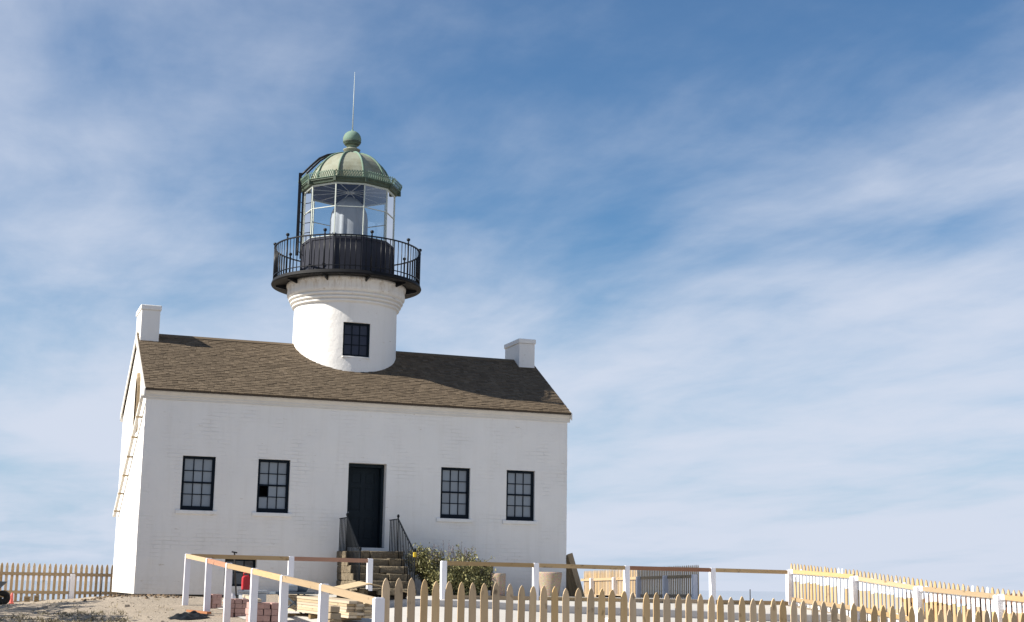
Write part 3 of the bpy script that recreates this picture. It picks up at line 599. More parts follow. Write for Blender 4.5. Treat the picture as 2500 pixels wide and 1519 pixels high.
# dome
DM_ = MB()
for (ra, za, rb_, zb_) in ((1.33, 12.22, 1.41, 12.24), (1.41, 12.24, 1.43, 12.30), (1.43, 12.30, 1.47, 12.325), (1.47, 12.325, 1.465, 12.37), (1.465, 12.37, 1.15, 12.40)):
    for k in range(10): DM_.add([dec(ra, za, k), dec(ra, za, k+1), dec(rb_, zb_, k+1), dec(rb_, zb_, k)], [(0, 1, 2, 3)])
DO = DM_.build('dome', 'copperdark', LH)  # cornice coloured dark to hold the shadowed band below the cresting
for k in range(10):                                # pierced cresting standing round the gutter
    cr = MB(); a, b_ = dec(1.475, 12.36, k), dec(1.475, 12.36, k+1); u_ = (b_-a); nseg = 12; outn = ((a+b_)/2-Vector((AX, AY, 12.36))).normalized()
    cr.beam(a+Vector((0, 0, .015))+outn*.01, b_+Vector((0, 0, .015))+outn*.01, .016, .016); cr.beam(a+outn*.055+Vector((0, 0, .15)), b_+outn*.055+Vector((0, 0, .15)), .012, .014)
    for i in range(nseg+1):
        q0 = a+u_*i/nseg; cr.beam(q0, q0+outn*.055+Vector((0, 0, .155)), .012, .05 if i in (0, nseg) else .014, u_)
        if i < nseg: q1 = a+u_*(i+1)/nseg; cr.beam(q0+Vector((0, 0, .03)), q1+outn*.055+Vector((0, 0, .14)), .012, .016)
        cr.beam(q0+u_*.5/nseg+outn*.057+Vector((0, 0, .15)), q0+u_*.5/nseg+outn*.066+Vector((0, 0, .19)), .012, .03, u_) if i < nseg else None
    o = cr.build('gutter_crest', 'copper', None); o.parent = DO
    o = MB().box(-.05, .05, -.04, .04, -.07, .05).build('gutter_bracket', 'copperdark', None); o.location = dec(1.45, 12.30, k); o.rotation_euler = (0, 0, VA+R_(18+36*k)); o.parent = DO
def dr(z): return 1.19*math.sqrt(max(0, 1-((z-12.36)/1.105)**2))
zd = [12.36+1.105*math.sin(a) for a in np.linspace(0, 1.40, 11)]
for k in range(10):
    dp_ = MB()
    for i in range(len(zd)-1): dp_.add([dec(dr(zd[i]), zd[i], k), dec(dr(zd[i]), zd[i], k+1), dec(dr(zd[i+1]), zd[i+1], k+1), dec(dr(zd[i+1]), zd[i+1], k)], [(0, 1, 2, 3)], True)
    o = dp_.build('dome_panel', 'coppertan', None); o.parent = DO
    o = MB().tube([dec(dr(z)+.012, z+.006, k) for z in zd], .030, 6).build('dome_rib', 'copper', None); o.parent = DO
ln = MB()
for i in range(8):
    for k in range(10): ln.add([dec(dr(zd[i])*.95, zd[i]-.12, k), dec(dr(zd[i])*.95, zd[i]-.12, k+1), dec(dr(zd[i+1])*.95, zd[i+1]-.12, k+1), dec(dr(zd[i+1])*.95, zd[i+1]-.12, k)], [(0, 1, 2, 3)], True)
for k in range(10): ln.add([dec(1.30, 12.23, k), dec(1.30, 12.23, k+1), dec(1.16, 12.25, k+1), dec(1.16, 12.25, k)], [(0, 1, 2, 3)])
o = ln.build('dome_lining', 'ceil', None); o.parent = DO
for k in range(12):
    a = VA+R_(15)+R_(30)*k
    o = MB().tube([(AX+.10*math.cos(a), AY+.10*math.sin(a), 12.27), (AX+1.28*math.cos(a), AY+1.28*math.sin(a), 12.22)], .011, 5).build('dome_spoke', 'spoke', None); o.parent = DO
o = MB().lathe((AX, AY, 12.27), [(.08, -.02), (.13, -.02), (.13, .02), (.08, .02)], 20, closed=True).build('dome_hub', 'spoke', None); o.parent = DO
MB().lathe((AX, AY, 0), [(.26, 13.38), (.21, 13.42), (.19, 13.48), (.20, 13.53), (.25, 13.56), (.26, 13.585), (.21, 13.61), (.14, 13.63), (.12, 13.66), (.17, 13.70)], 32).build('ventilator_neck', 'coppertan', LH)
pr_ = [(.12, 13.66), (.15, 13.68), (.18, 13.72), (.235, 13.76)]+[(.272*math.cos(a), 13.905+.272*math.sin(a)) for a in np.linspace(-.52, 1.42, 14)]+[(.035, 14.185), (.02, 14.23)]
VB = MB().lathe((AX, AY, 0), pr_, 32).build('ventilator_ball', 'copper', LH)
o = MB().lathe((AX, AY, 0), [(.16, 13.70), (.215, 13.735), (.262, 13.80), (.274, 13.835), (.262, 13.84)], 32).build('ball_band', 'copperdark', None); o.parent = VB
MB().tube([(AX, AY, 14.2), (AX+.002, AY, 15.1), (AX+.004, AY, 16.035)], [.017, .012, .006], 6).build('lightning_rod', 'mull', LH)
# ladder up the lantern and over the dome, seen almost edge on
vn = Vector((.234, .972, 0)); sdv = Vector((.972, -.234, 0)); A0 = Vector((AX, AY, 0))
lad = MB(); rails = []
for off, dv in ((-1.475, -.20), (-1.365, .20)):
    f_ = [A0+sdv*off+vn*dv+Vector((0, 0, z)) for z in (10.25, 12.74)]
    lad.beam(f_[0], f_[1], .09, .06, vn)
    k = 1 if dv > 0 else 1.02
    cur = [(off*(1.0), 12.70), (-1.30*k, 12.86), (-1.13*k, 13.05), (-.92*k, 13.27), (-.70*k, 13.40), (-.47*k, 13.465), (-.20, 13.48)]
    pts = [A0+sdv*r_+vn*dv*max(.35, min(1, abs(r_)))+Vector((0, 0, z-(.0 if dv > 0 else .05))) for r_, z in cur]; lad.tube(pts, .034, 6); rails.append((f_, pts))
LD = lad.build('ladder', 'black', LH)
for i in range(8):
    z = 10.40+i*.3; o = MB().tube([Vector((rails[0][0][0].x, rails[0][0][0].y, z)), Vector((rails[1][0][0].x, rails[1][0][0].y, z))], .011, 6).build('rung', 'black', None); o.parent = LD
for i in range(1, 6):
    o = MB().tube([rails[0][1][i], rails[1][1][i]], .010, 6).build('rung', 'black', None); o.parent = LD
for z in (10.55, 12.35):
    o = MB().tube([rails[1][0][0]*1+Vector((0, 0, z-10.25)), dec(RL, z, 8)], .014, 6).build('ladder_stay', 'black', None); o.parent = LD
# cloth over the lens
lc = MB(); nn = 64; prof = [(.05, 12.13), (.22, 12.06), (.40, 11.88), (.50, 11.62), (.53, 11.40), (.53, 11.1), (.54, 10.66)]
for r, z in prof:
    for k in range(nn):
        a = 2*math.pi*k/nn; rr = r*(1+(.045*math.sin(a*11)+.025*math.sin(a*17+1))*min(1, (12.13-z)/.6)); lc.v.append((AX+rr*math.cos(a), AY+rr*math.sin(a), z))
for i in range(len(prof)-1):
    for k in range(nn): lc.f.append((i*nn+k, i*nn+(k+1) % nn, (i+1)*nn+(k+1) % nn, (i+1)*nn+k)); lc.sm.append(True)
tag(lc.build('lens_cover', 'cloth'), 'pale cloth cover hanging over the lens inside the glass lantern', 'cover')
MB().lathe((AX, AY, 0), [(0, 10.64), (1.25, 10.64), (1.25, 10.58), (0, 10.58)], 40).build('lantern_floor', 'panel', LH)

# ------------------------------------------------------------------ stone steps with iron rails
ST = thing('stone_steps', (5.8, -1.6, .55), 'rough tan sandstone steps leading up to the dark front door', 'steps')
LT = 1.715; NS = 7; RI = .185; TR_ = .27; SX0, SX1 = 5.10, 6.62
def stone_block(x0, x1, y0, y1, z0, z1, j=.022):
    b_ = MB().box(x0, x1, y0, y1, z0, z1); b_.v = [tuple(c+random.uniform(-j, j) for c in p) for p in b_.v]; o = b_.build('stone', 'stone', ST, .018); return o
LYD = .95
for s_ in range(NS):
    yb = -LYD-s_*TR_+.0; zt_ = LT-s_*RI; yf = yb if s_ == 0 else yb
    y1 = .0-.01 if s_ == 0 else -LYD-(s_-1)*TR_-.02
    cuts = sorted([SX0, SX1]+[SX0+(SX1-SX0)*(u+random.uniform(-.09, .09)) for u in ((.36, .7) if s_ % 2 else (.5,))])
    for a, b_ in zip(cuts[:-1], cuts[1:]): stone_block(a+.004, b_-.004, yb-.02*random.random(), y1 if s_ == 0 else y1+.04, zt_-RI-.01, zt_-random.uniform(0, .012))
for row in range(7):                               # side wall stones under the treads, in view on the sunny left side
    z1 = LT-RI*(row+1)-.012; yend = -LYD-row*TR_; y = -.01; 
    while y > yend+.12:
        y2 = max(y-random.uniform(.25, .5), yend+.02)
        if y2-yend < .15: y2 = yend+.02
        stone_block(SX0+.02, SX1-.02, y2+.006, y-.004, z1-RI+.005, z1, .014); y = y2
stone_block(DX-.60, DX+.60, -.24, -.006, LT+.004, DZ[0]-.095, .006)
def stair_rail(x, label, xb, ribbon=False):
    y0, y1 = -.06, -.85; yb_ = -2.45; t0 = LT; top = 2.56
    T = thing('stair_railing', (x, -1.2, LT), label, 'railing', 'iron handrails of the front steps')
    zb_ = 1.66; b_ = MB(); b_.beam((x, y0, top), (x, y1, top), .035, .022); b_.beam((x, y1, top), (xb, yb_, zb_), .035, .022); b_.build('handrail', 'rust', T)
    def gz_(y): return LT-RI*max(0, math.ceil((-y-LYD)/TR_)) if y < -LYD else LT
    for (px, py, pz) in ((x, y1, top), (xb, yb_, zb_)):
        zb2 = gz_(py) if py > -2 else gz_(py)-.02
        MB().tube([(px, py, zb2), (px, py, pz+.03)], .02, 8).lathe((px, py, pz+.03), [(.02, 0), (.032, .02), (.038, .05), (.025, .08), (0, .095)], 10).build('newel_post', 'rust', T)
    for i in range(5):
        y = y0+(y1-y0)*(i+.3)/5.3; MB().tube([(x, y, LT-.005), (x, y, top)], .014, 5).build('baluster', 'rust', T)
    for i in range(1, 11):
        u = i/11; y = y1+(yb_-y1)*u; xx = x+(xb-x)*u; MB().tube([(xx, y, gz_(y)-.005), (xx, y, top+(zb_-top)*u)], .014, 5).build('baluster', 'rust', T)
    if ribbon: MB().box(xb-.035, xb+.035, yb_-.035, yb_+.035, zb_-.10, zb_+.02).build('tag', 'yellow', T, .01)
stair_rail(5.14, 'black iron handrail on the left side of the front steps', 5.10)
stair_rail(6.50, 'black iron handrail with yellow tag on the right side of the front steps', 6.50, True)

# ------------------------------------------------------------------ fences
def picket_mesh(h, wd=.089, th=.019, m_='picket', tip=.13, name='picket'):
    pr = [(-wd/2, 0), (wd/2, 0), (wd/2, h-tip), (wd*.42, h-tip*.62), (wd*.30, h-tip*.30), (wd*.13, h-.012), (0, h), (-wd*.13, h-.012), (-wd*.30, h-tip*.30), (-wd*.42, h-tip*.62), (-wd/2, h-tip)]
    me_ = MB().prism([(x, -th/2, z) for x, z in pr], (0, th, 0)).mesh(name); me_.materials.append(M[m_]); return me_
def post_mesh(h, wd=.115, m_='post'):
    b_ = MB().box(-wd/2, wd/2, -wd/2, wd/2, 0, h-.012).add([], []); k = wd/2-.012
    b_.box(-k, k, -k, k, h-.0119, h); me_ = b_.mesh('post'); me_.materials.append(M[m_]); return me_
def rail_obj(a, b_, parent, m_='rail', wd=.038, ht=.089, name='rail'):
    a, b_ = Vector(a), Vector(b_); d = b_-a; me_ = MB().beam((0, 0, -d.length/2), (0, 0, d.length/2), wd, ht, (0, 1, 0)).mesh(name); me_.materials.append(M[m_])
    o = bpy.data.objects.new(name, me_); COL.objects.link(o)
    z = d.normalized(); x = Vector((0, 0, 1)).cross(z).normalized(); y = z.cross(x)        # mesh y axis points up
    o.matrix_world = Matrix(((x.x, y.x, z.x, 0), (x.y, y.y, z.y, 0), (x.z, y.z, z.z, 0), (0, 0, 0, 1))); o.location = (a+b_)/2; attach(o, parent); return o
def jit(s): return random.uniform(-s, s)
# near picket fence (shaded face towards the camera)
F = thing('picket_fence', (5, -20.75, -.4), 'raw wood picket fence with pointed tips running across the foreground', 'fence')
pms = [picket_mesh(1.15), picket_mesh(1.15, .087, tip=.12), picket_mesh(1.15, .092, tip=.145), picket_mesh(1.152, .086, tip=.135)]
for i in range(66):
    x = .711+i*.1524*.9871; tip = .973-.0367*(x-.711)
    inst('picket', random.choice(pms), (x+jit(.006), -20.80+jit(.005), tip-1.15+jit(.014)), F, (jit(.01), jit(.014), jit(.05)), (random.uniform(.96, 1.05), 1, 1))
pz = lambda x: .973-.0367*(x-.711)
for zoff in (.60, .98): rail_obj((.70, -20.77, pz(.7)-zoff), (10.7, -20.77, pz(10.7)-zoff), F)
for x in (3.59, 6.5, 9.4): inst('post', post_mesh(1.0), (x, -20.69, pz(x)-.34-1.0), F)
# unfinished post and rail fence on the left: run towards the house, then a run along its front
G = thing('post_and_rail_fence', (.6, -12, 0), 'unfinished fence of white posts and bare top rails turning a corner before the house', 'fence')
PP = [(.62, -20.80, .745), (.61, -18.02, .89), (.60, -15.48, 1.005), (.59, -13.06, 1.12), (.58, -10.54, 1.23), (.57, -8.21, 1.345), (.50, -5.62, 1.47), (2.72, -5.70, 1.457), (4.50, -5.70, 1.446)]
pm1 = post_mesh(1.35)
for (x, y, z) in PP: inst('post', pm1, (x, y, z-1.35), G, (jit(.006), jit(.006), jit(.02)))
for i in range(8):
    a, b_ = Vector(PP[i]), Vector(PP[i+1]); d = (b_-a).normalized(); a, b_ = a+d*.06, b_-d*.06; o_ = Vector((0, 0, -.05)); ox = Vector((-.03, 0, 0)) if i < 6 else Vector((0, -.03, 0))
    rail_obj(a+o_+ox, b_+o_+ox, G, 'redwood' if i in (4, 7) else 'rail')
C_ = thing('post_and_rail_fence', (9.8, -7.6, .57), 'unfinished fence of white posts and bare rails between the bush and the sunlit pickets', 'fence')
CPp = [(5.618, -7.6, 1.399), (7.721, -7.6, 1.393), (9.905, -7.6, 1.378), (12.058, -7.6, 1.369), (14.069, -7.6, 1.356)]
pm2 = post_mesh(.95)
for (x, y, z) in CPp[:4]: inst('post', pm2, (x, y, z-.95), C_, (jit(.006), jit(.006), jit(.02)))
for i in range(4):
    a, b_ = Vector(CPp[i]), Vector(CPp[i+1]); a.x += .06; b_.x -= .06
    rail_obj(a+Vector((0, -.03, -.05)), b_+Vector((0, -.03, -.05)), C_, 'redwood' if i == 2 else 'rail')
    rail_obj(a+Vector((0, -.03, -.76)), b_+Vector((0, -.03, -.76)), C_)
# sunlit fence on the right, half primed
E_ = thing('picket_fence', (14, -12, .3), 'sunlit picket fence with white primer bands and white posts at the right edge', 'fence')
pme = picket_mesh(1.08, m_='picketsun', tip=.12); e0 = Vector((14.16, -7.46, 0)); ed = Vector((math.cos(R_(-92.87)), math.sin(R_(-92.87)), 0)); en = Vector((-ed.y, ed.x, 0))
if en.x < 0: en = -en
def etip(s_): return float(np.interp(s_, [0, 2.75, 5.2, 7.05, 8.55, 12], [1.519, 1.352, 1.165, 1.032, .946, .74]))
for i in range(62):
    p = e0+ed*(i*.1524)+en*.07; inst('picket', pme, (p.x+jit(.004), p.y, etip(i*.1524)-1.08+jit(.008)), E_, (jit(.006), jit(.008), R_(-92.87)+jit(.03)))
EP = [(14.161, -7.45, 1.359), (14.016, -10.327, 1.204), (13.895, -12.737, 1.0), (13.766, -15.318, .867), (13.64, -17.8, .72)]
pm3 = post_mesh(1.15, .125)
for (x, y, z) in EP[:4]: inst('post', pm3, (x, y, z-1.15), E_, (jit(.006), jit(.006), jit(.03)))
for i in range(4):
    a, b_ = Vector(EP[i]), Vector(EP[i+1]); d = (b_-a).normalized(); a, b_ = a+d*.07, b_-d*.05; o_ = en*.035
    rail_obj(a+o_+Vector((0, 0, -.03)), b_+o_+Vector((0, 0, -.03 if i else -.0)), E_); rail_obj(a+o_+Vector((0, 0, -.67)), b_+o_+Vector((0, 0, -.67)), E_)
    inst('rail_end', MB().box(-.025, .025, -.09, .09, -.05, .05).mesh('rail_end'), a+o_+Vector((-.004, 0, -.03)), E_).data.materials.append(M['post'])
# brown fence beyond it
H_ = thing('picket_fence', (15.5, -14, .0), 'low dark brown picket fence glimpsed behind the sunlit fence', 'fence')
pmb = picket_mesh(.95, m_='picketbrown')
for i in range(62): inst('picket', pmb, (15.45+.002*i, -10.2-i*.135, .90-.95+jit(.008)), H_, (0, 0, R_(90)))
for z in (.72, .2): rail_obj((15.40, -10.1, z), (15.50, -18.6, z), H_, 'picketbrown')
for y in (-10.3, -12.7, -15.1, -17.5): inst('post', post_mesh(1.0, .09, 'picketbrown'), (15.36, y, -.2), H_)
# far fence on the left
L_ = thing('picket_fence', (-1.5, 7.2, .3), 'raw picket fence behind the sunlit gable at the left edge', 'fence')
la, lb = Vector((-3.01, 6.98, 0)), Vector((.107, 7.466, 0)); ldv = (lb-la)/21; ang = math.atan2(ldv.y, ldv.x)
pml = picket_mesh(1.14, .08)
for i in range(-3, 27):
    p = la+ldv*i; inst('picket', pml, (p.x, p.y, 1.338-.0003*i-1.14+jit(.008)), L_, (jit(.008), jit(.008), ang))
ln_ = Vector((ldv.y, -ldv.x, 0)).normalized()
pxm = la.lerp(lb, (175-5)/(269.))+ln_*.07
for zoff in (.31, .83):
    a, b_ = la-ldv*4+ln_*.03, lb+ldv*5+ln_*.03; rail_obj((a.x, a.y, 1.336-zoff), (b_.x, b_.y, 1.33-zoff), L_)
for u in (pxm, pxm-ldv*16, pxm+ldv*16): inst('post', post_mesh(1.0, .135), (u.x, u.y, 1.04-1.0), L_, (0, 0, ang))
# far fence on the right, partly in the shadow of the house
B_ = thing('picket_fence', (16.4, 6, .4), 'far picket fence beyond the right corner of the house, half in its shadow', 'fence')
ba, bb = Vector((15.9, .4, 0)), Vector((17.05, 11.6, 0)); bl = (bb-ba).length; bd = (bb-ba)/bl; ban = math.atan2(bd.y, bd.x); bn = Vector((-bd.y, bd.x, 0))
for i in range(int(bl/.1524)):
    s_ = i*.1524; p = ba+bd*s_; inst('picket', pml, (p.x, p.y, 1.575-.010*s_-1.14+jit(.006)), B_, (0, 0, ban))
for zoff in (.32, .88):
    a, b_ = ba+bn*.035, bb+bn*.035; rail_obj((a.x, a.y, 1.57-zoff), (b_.x, b_.y, 1.46-zoff), B_)
for s_ in (.05, 2.44, 4.88, 7.3, 9.8):
    p = ba+bd*s_+bn*.09; inst('post', post_mesh(1.1, .14), (p.x, p.y, 1.30-.01*s_-1.1), B_, (0, 0, ban))

# ------------------------------------------------------------------ bush
BU = thing('bush', (7.9, -1.2, .55), 'olive green leafy bush growing against the wall beside the steps', 'bush')
lv = MB(); fl = MB(); tg = MB()
def leaf(b_, p, d, ln_, wd):
    d = d.normalized(); s_ = d.cross(Vector((random.gauss(0, 1), random.gauss(0, 1), random.gauss(0, 1)))).normalized()
    b_.add([p, p+d*ln_*.5+s_*wd, p+d*ln_, p+d*ln_*.5-s_*wd], [(0, 1, 2, 3)])
lobes = [(7.25, -1.1, .42, 1.45), (7.75, -1.3, .55, 1.30), (8.25, -1.2, .5, 1.42), (8.7, -1.1, .35, 1.15), (7.0, -1.0, .30, 1.60), (8.0, -1.5, .5, .95), (8.4, -1.4, .45, .9), (7.5, -1.6, .4, .9)]
for (bx, by, br_, bz) in lobes:
    base = Vector((7.9+(bx-7.9)*.5, -1.1, .5))
    for k in range(34):
        v_ = Vector((random.gauss(0, 1), random.gauss(0, 1), random.gauss(0, 1))).normalized()*br_*random.uniform(.55, 1.15); end = Vector((bx, by, bz))+Vector((v_.x, v_.y*.8, v_.z*.85))
        end.y = min(end.y, -.12); end.z = max(end.z, .62)
        mid_ = base.lerp(end, .55)+Vector((jit(.06), jit(.06), .05)); tg.tube([base, mid_, end], [.012, .007, .003], 4, False)
        for q in range(50):
            u = random.random()**.6; p = mid_.lerp(end, u)+Vector((random.gauss(0, .055), random.gauss(0, .055), random.gauss(0, .055))); p.y = min(p.y, -.05)
            leaf(lv, p, Vector((random.gauss(0, 1), random.gauss(0, 1), random.gauss(.4, .8))), random.uniform(.05, .10), random.uniform(.012, .022))
for k in range(64):
    x = random.uniform(6.75, 8.5); z0 = 1.42+random.uniform(-.1, .15); d = Vector((jit(.35), jit(.25), 1)).normalized(); p = Vector((x, -1.1+jit(.35), z0)); ln2 = random.uniform(.2, .48); tg.tube([p, p+d*ln2], [.005, .002], 4, False)
    for q in range(14): leaf(fl, p+d*ln2*random.uniform(.35, 1), Vector((random.gauss(0, 1), random.gauss(0, 1), random.gauss(.3, 1))), random.uniform(.03, .055), .008)
for (dx_, dz_) in ((9.0, 1.62), (8.95, 1.4), (9.05, 1.35)):
    a, b_ = Vector((8.5, -1.2, 1.3)), Vector((dx_, -1.2, dz_)); tg.tube([a, b_], [.006, .003], 4, False)
    for q in range(26): leaf(lv, a.lerp(b_, random.uniform(.3, 1))+Vector((jit(.04), jit(.04), jit(.04))), Vector((random.gauss(0, 1), random.gauss(0, 1), random.gauss(.4, .8))), .06, .014)
tg.build('stems', 'twig', BU); lv.build('foliage', 'leaf', BU); fl.build('flower_spikes', 'flower', BU, kind='stuff')

# ------------------------------------------------------------------ concrete bins, leaning boards
def bin_(x, y, r0, r1, h, label):
    z = gz(x, y); b_ = MB().lathe((x, y, z), [(r0*.96, 0), (r0, .02), (r1, h-.05), (r1*.99, h-.015), (r1*.95, h), (r1*.80, h), (r1*.77, h-.02), (r1*.74, h-.35), (0, h-.35)], 40)
    o = b_.build('concrete_bin', 'bin'); tag(o, label, 'bin', 'concrete bins by the house'); return o
bin_(10.62, -1.25, .24, .325, .66, 'large tapered tan concrete bin near the right corner of the house')
bin_(9.08, -1.45, .19, .20, .60, 'small upright tan concrete bin beside the bush')
for i in range(4):
    xt_, xb_, yy_ = 11.655+.035*i, 12.0+.055*i, .62-.17*i; o = rail_obj((xb_, yy_, .52), (xt_, yy_+.02, 1.80-.02*(i % 3)), None, 'oldboard', .035, .15, 'leaning_board')
    tag(o, ['weathered board leaning on the right gable, farthest of the row', 'weathered board leaning on the right gable, second from the far end', 'weathered board leaning on the right gable, second from the near end', 'weathered board leaning on the right gable, nearest of the row'][i], 'board', 'boards leaning on the right gable')
tag(rail_obj((12.5, -.2, .62), (13.4, -.1, .60), None, 'darkboard', .3, .12, 'timber'), 'dark timber lying on the ground beyond the right corner of the house', 'timber')

# ------------------------------------------------------------------ building materials in the yard
def pallet_stack(x0, x1, y0, y1, h, label, rz=0, rows=3, cols=3, m_='pinkbrick', name='paver_stack', top=None):
    z = gz((x0+x1)/2, (y0+y1)/2)-.02; T = thing(name, ((x0+x1)/2, (y0+y1)/2, z), label, 'pavers', 'stacks of pink pavers in the yard'); dz = h/rows; dx_ = (x1-x0)/cols; dy_ = (y1-y0)/2
    me_ = MB().box(-dx_/2+.006, dx_/2-.006, -dy_/2+.006, dy_/2-.006, 0, dz-.006).mesh('paver'); me_.materials.append(M[m_])
    for r in range(rows):
        for c in range(cols):
            for k in range(2): inst('paver', me_, (x0+dx_*(c+.5)+jit(.01), y0+dy_*(k+.5)+jit(.01), z+r*dz), T, (0, 0, jit(.04)))
    return T
pallet_stack(.80, 1.12, -6.6, -6.2, .31, 'small stack of pink pavers beside the corner post')
pallet_stack(.80, 1.22, -9.2, -8.7, .36, 'stack of pink pavers behind the second white post from the corner', rows=4)
pallet_stack(.80, 1.32, -12.2, -11.2, .42, 'long stack of pink pavers under a wooden batten', rows=4, cols=4)
tag(rail_obj((.82, -12.3, gz(1, -12)+.45), (.95, -10.2, gz(1, -11)+.47), None, 'lumber', .09, .05, 'batten'), 'pale wooden batten lying on the long paver stack', 'timber')
# grey metal tool chest with red fuel can on it, white sack beside
zc = gz(1.6, -7.2); T = thing('tool_chest', (1.65, -7.3, zc), 'grey metal tool chest standing behind the white posts', 'chest')
MB().box(1.38, 1.86, -7.55, -7.05, zc-.02, zc+.33).build('body', 'greymetal', T, .012); MB().box(1.36, 1.88, -7.57, -7.03, zc+.333, zc+.39).build('lid', 'greymetal', T, .015)
MB().box(1.56, 1.68, -7.585, -7.552, zc+.22, zc+.29).build('latch', 'bluegrey', T); MB().tube([(1.45, -7.56, zc+.12), (1.45, -7.60, zc+.12), (1.79, -7.60, zc+.12), (1.79, -7.56, zc+.12)], .012, 6).build('handle', 'bluegrey', T)
zf = zc+.39; T = thing('fuel_can', (1.47, -7.3, zf), 'red plastic fuel can standing on the grey tool chest', 'can')
fb = MB().prism([(1.39, -7.38, zf), (1.55, -7.38, zf), (1.55, -7.38, zf+.24), (1.52, -7.38, zf+.29), (1.43, -7.38, zf+.29), (1.39, -7.38, zf+.25)], (0, .16, 0)); fb.build('body', 'red', T, .02)
MB().tube([(1.42, -7.30, zf+.28), (1.42, -7.30, zf+.34), (1.50, -7.30, zf+.34), (1.52, -7.30, zf+.28)], .014, 6).build('handle', 'red', T); MB().tube([(1.535, -7.30, zf+.25), (1.60, -7.30, zf+.34)], .016, 8).build('spout', 'black', T)
def sack(x, y, r, h, name, label, m_, cat, stripes=None, sq=(1, .8)):
    z = gz(x, y)-.02; b_ = MB(); n, k = 20, 9; T = thing(name, (x, y, z), label, cat)
    for i in range(k+1):
        u = i/k; rr = r*(math.sin(math.pi*(.12+.88*u))**.5 if u < 1 else .02)*(1-.35*u)
        for j in range(n): a = 2*math.pi*j/n; f_ = 1+.09*math.sin(a*3+i)+.06*math.sin(a*7+i*2.1); b_.v.append((x+rr*f_*math.cos(a)*sq[0], y+rr*f_*math.sin(a)*sq[1], z+h*(u**.8)+.02*math.sin(a*2+i)))
    for i in range(k):
        for j in range(n): b_.f.append((i*n+j, i*n+(j+1) % n, (i+1)*n+(j+1) % n, (i+1)*n+j)); b_.sm.append(True)
    b_.build('body', m_, T)
    if stripes:
        s_ = MB(); 
        for i in range(2, 5):
            for j in range(11, 17): s_.add([(x+(b_.v[a][0]-x)*1.02, y+(b_.v[a][1]-y)*1.02, b_.v[a][2]) for a in (i*n+j, i*n+j+1, (i+1)*n+j+1, (i+1)*n+j)], [(0, 1, 2, 3)], True)
        s_.build('print', stripes, T)
    return T
sack(1.22, -7.0, .17, .34, 'sack', 'white sack with red print slumped behind the white posts', 'bag', 'sack', 'redprint')
# crumpled black plastic
tp = MB(); n = 26; tx, ty = .12, -9.0
for i in range(n):
    for j in range(n):
        u, v_ = i/(n-1)*2-1, j/(n-1)*2-1; x, y = tx+u*.36+.03*math.sin(v_*7), ty+v_*.45
        hgt = max(0, 1-(abs(u)**2.4+abs(v_)**2.4))*(.075+.022*math.sin(u*6+v_*3)+.018*math.sin(u*11-v_*7)+.014*math.sin(v_*13))+.012
        tp.v.append((x, y, gz(x, y)+hgt))
for i in range(n-1):
    for j in range(n-1):
        if (abs((i/(n-1)*2-1))**2+abs((j/(n-1)*2-1))**2) < 1.25: tp.f.append((i*n+j, (i+1)*n+j, (i+1)*n+j+1, i*n+j+1)); tp.sm.append(True)
tag(tp.build('plastic_sheet', 'tarp'), 'crumpled black plastic sheet on the sand beside the corner post', 'sheet')
tag(rail_obj((.30, -7.6, gz(.3, -7.6)+.03), (.56, -8.6, gz(.5, -8.5)+.05), None, 'redwood', .09, .04, 'board_offcut'), 'reddish board offcut lying behind the black plastic sheet', 'board')
# folding stand with a saw
zc = gz(1.75, -10.5); T = thing('saw_stand', (1.8, -10.5, zc), 'dark metal folding stand with a power saw behind the white posts', 'stand')
for y in (-10.75, -10.25):
    for a, b_ in ((1.42, 1.95), (2.1, 1.55)): MB().tube([(a, y, zc), (b_, y, zc+.42)], .016, 6).build('leg', 'bluegrey', T)
MB().box(1.40, 2.12, -10.78, -10.22, zc+.42, zc+.46).build('table', 'bluegrey', T); MB().box(1.6, 1.85, -10.6, -10.4, zc+.462, zc+.60).build('saw_motor', 'greymetal', T, .03); MB().lathe((0, 0, 0), [(0, -.01), (.13, -.01), (.13, .01), (0, .01)], 24).build('saw_guard', 'bluegrey', T)
g_ = [c for c in T.children if c.name.startswith('saw_guard')][0]; g_.rotation_euler = (R_(90), 0, 0); g_.location = Vector((1.93, -10.5, zc+.55))-T.location
# lumber stack
zc = gz(2.1, -11.5)
LS = thing('lumber_stack', (2.1, -11.6, zc), 'stack of pale boards on bearers in front of the stone steps', 'lumber')
ldir = Vector((.20, -1, 0)).normalized(); lsd = Vector((1, .20, 0)).normalized(); c0 = Vector((2.15, -11.4, zc))
for r in range(6):
    for c in range(3):
        a = c0+lsd*((c-1)*.155+jit(.012)); a = a+ldir*jit(.08); zz_ = .10+r*.048; rail_obj(a-ldir*1.5+Vector((0, 0, zz_+.05)), a+ldir*1.5+Vector((0, 0, zz_-.03)), LS, 'lumber', .15, .043, 'board')
for u in (-1, 0, 1): o = rail_obj(c0+ldir*u-lsd*.26+Vector((0, 0, .035)), c0+ldir*u+lsd*.26+Vector((0, 0, .035)), LS, 'oldboard', .09, .07, 'bearer')
tag(rail_obj((2.62, -6.4, gz(2.8, -6.4)+.10), (3.15, -6.45, gz(3.1, -6.4)+.09), None, 'redwood', .14, .05, 'board_offcut'), 'short reddish board lying behind the pale board stack', 'board')
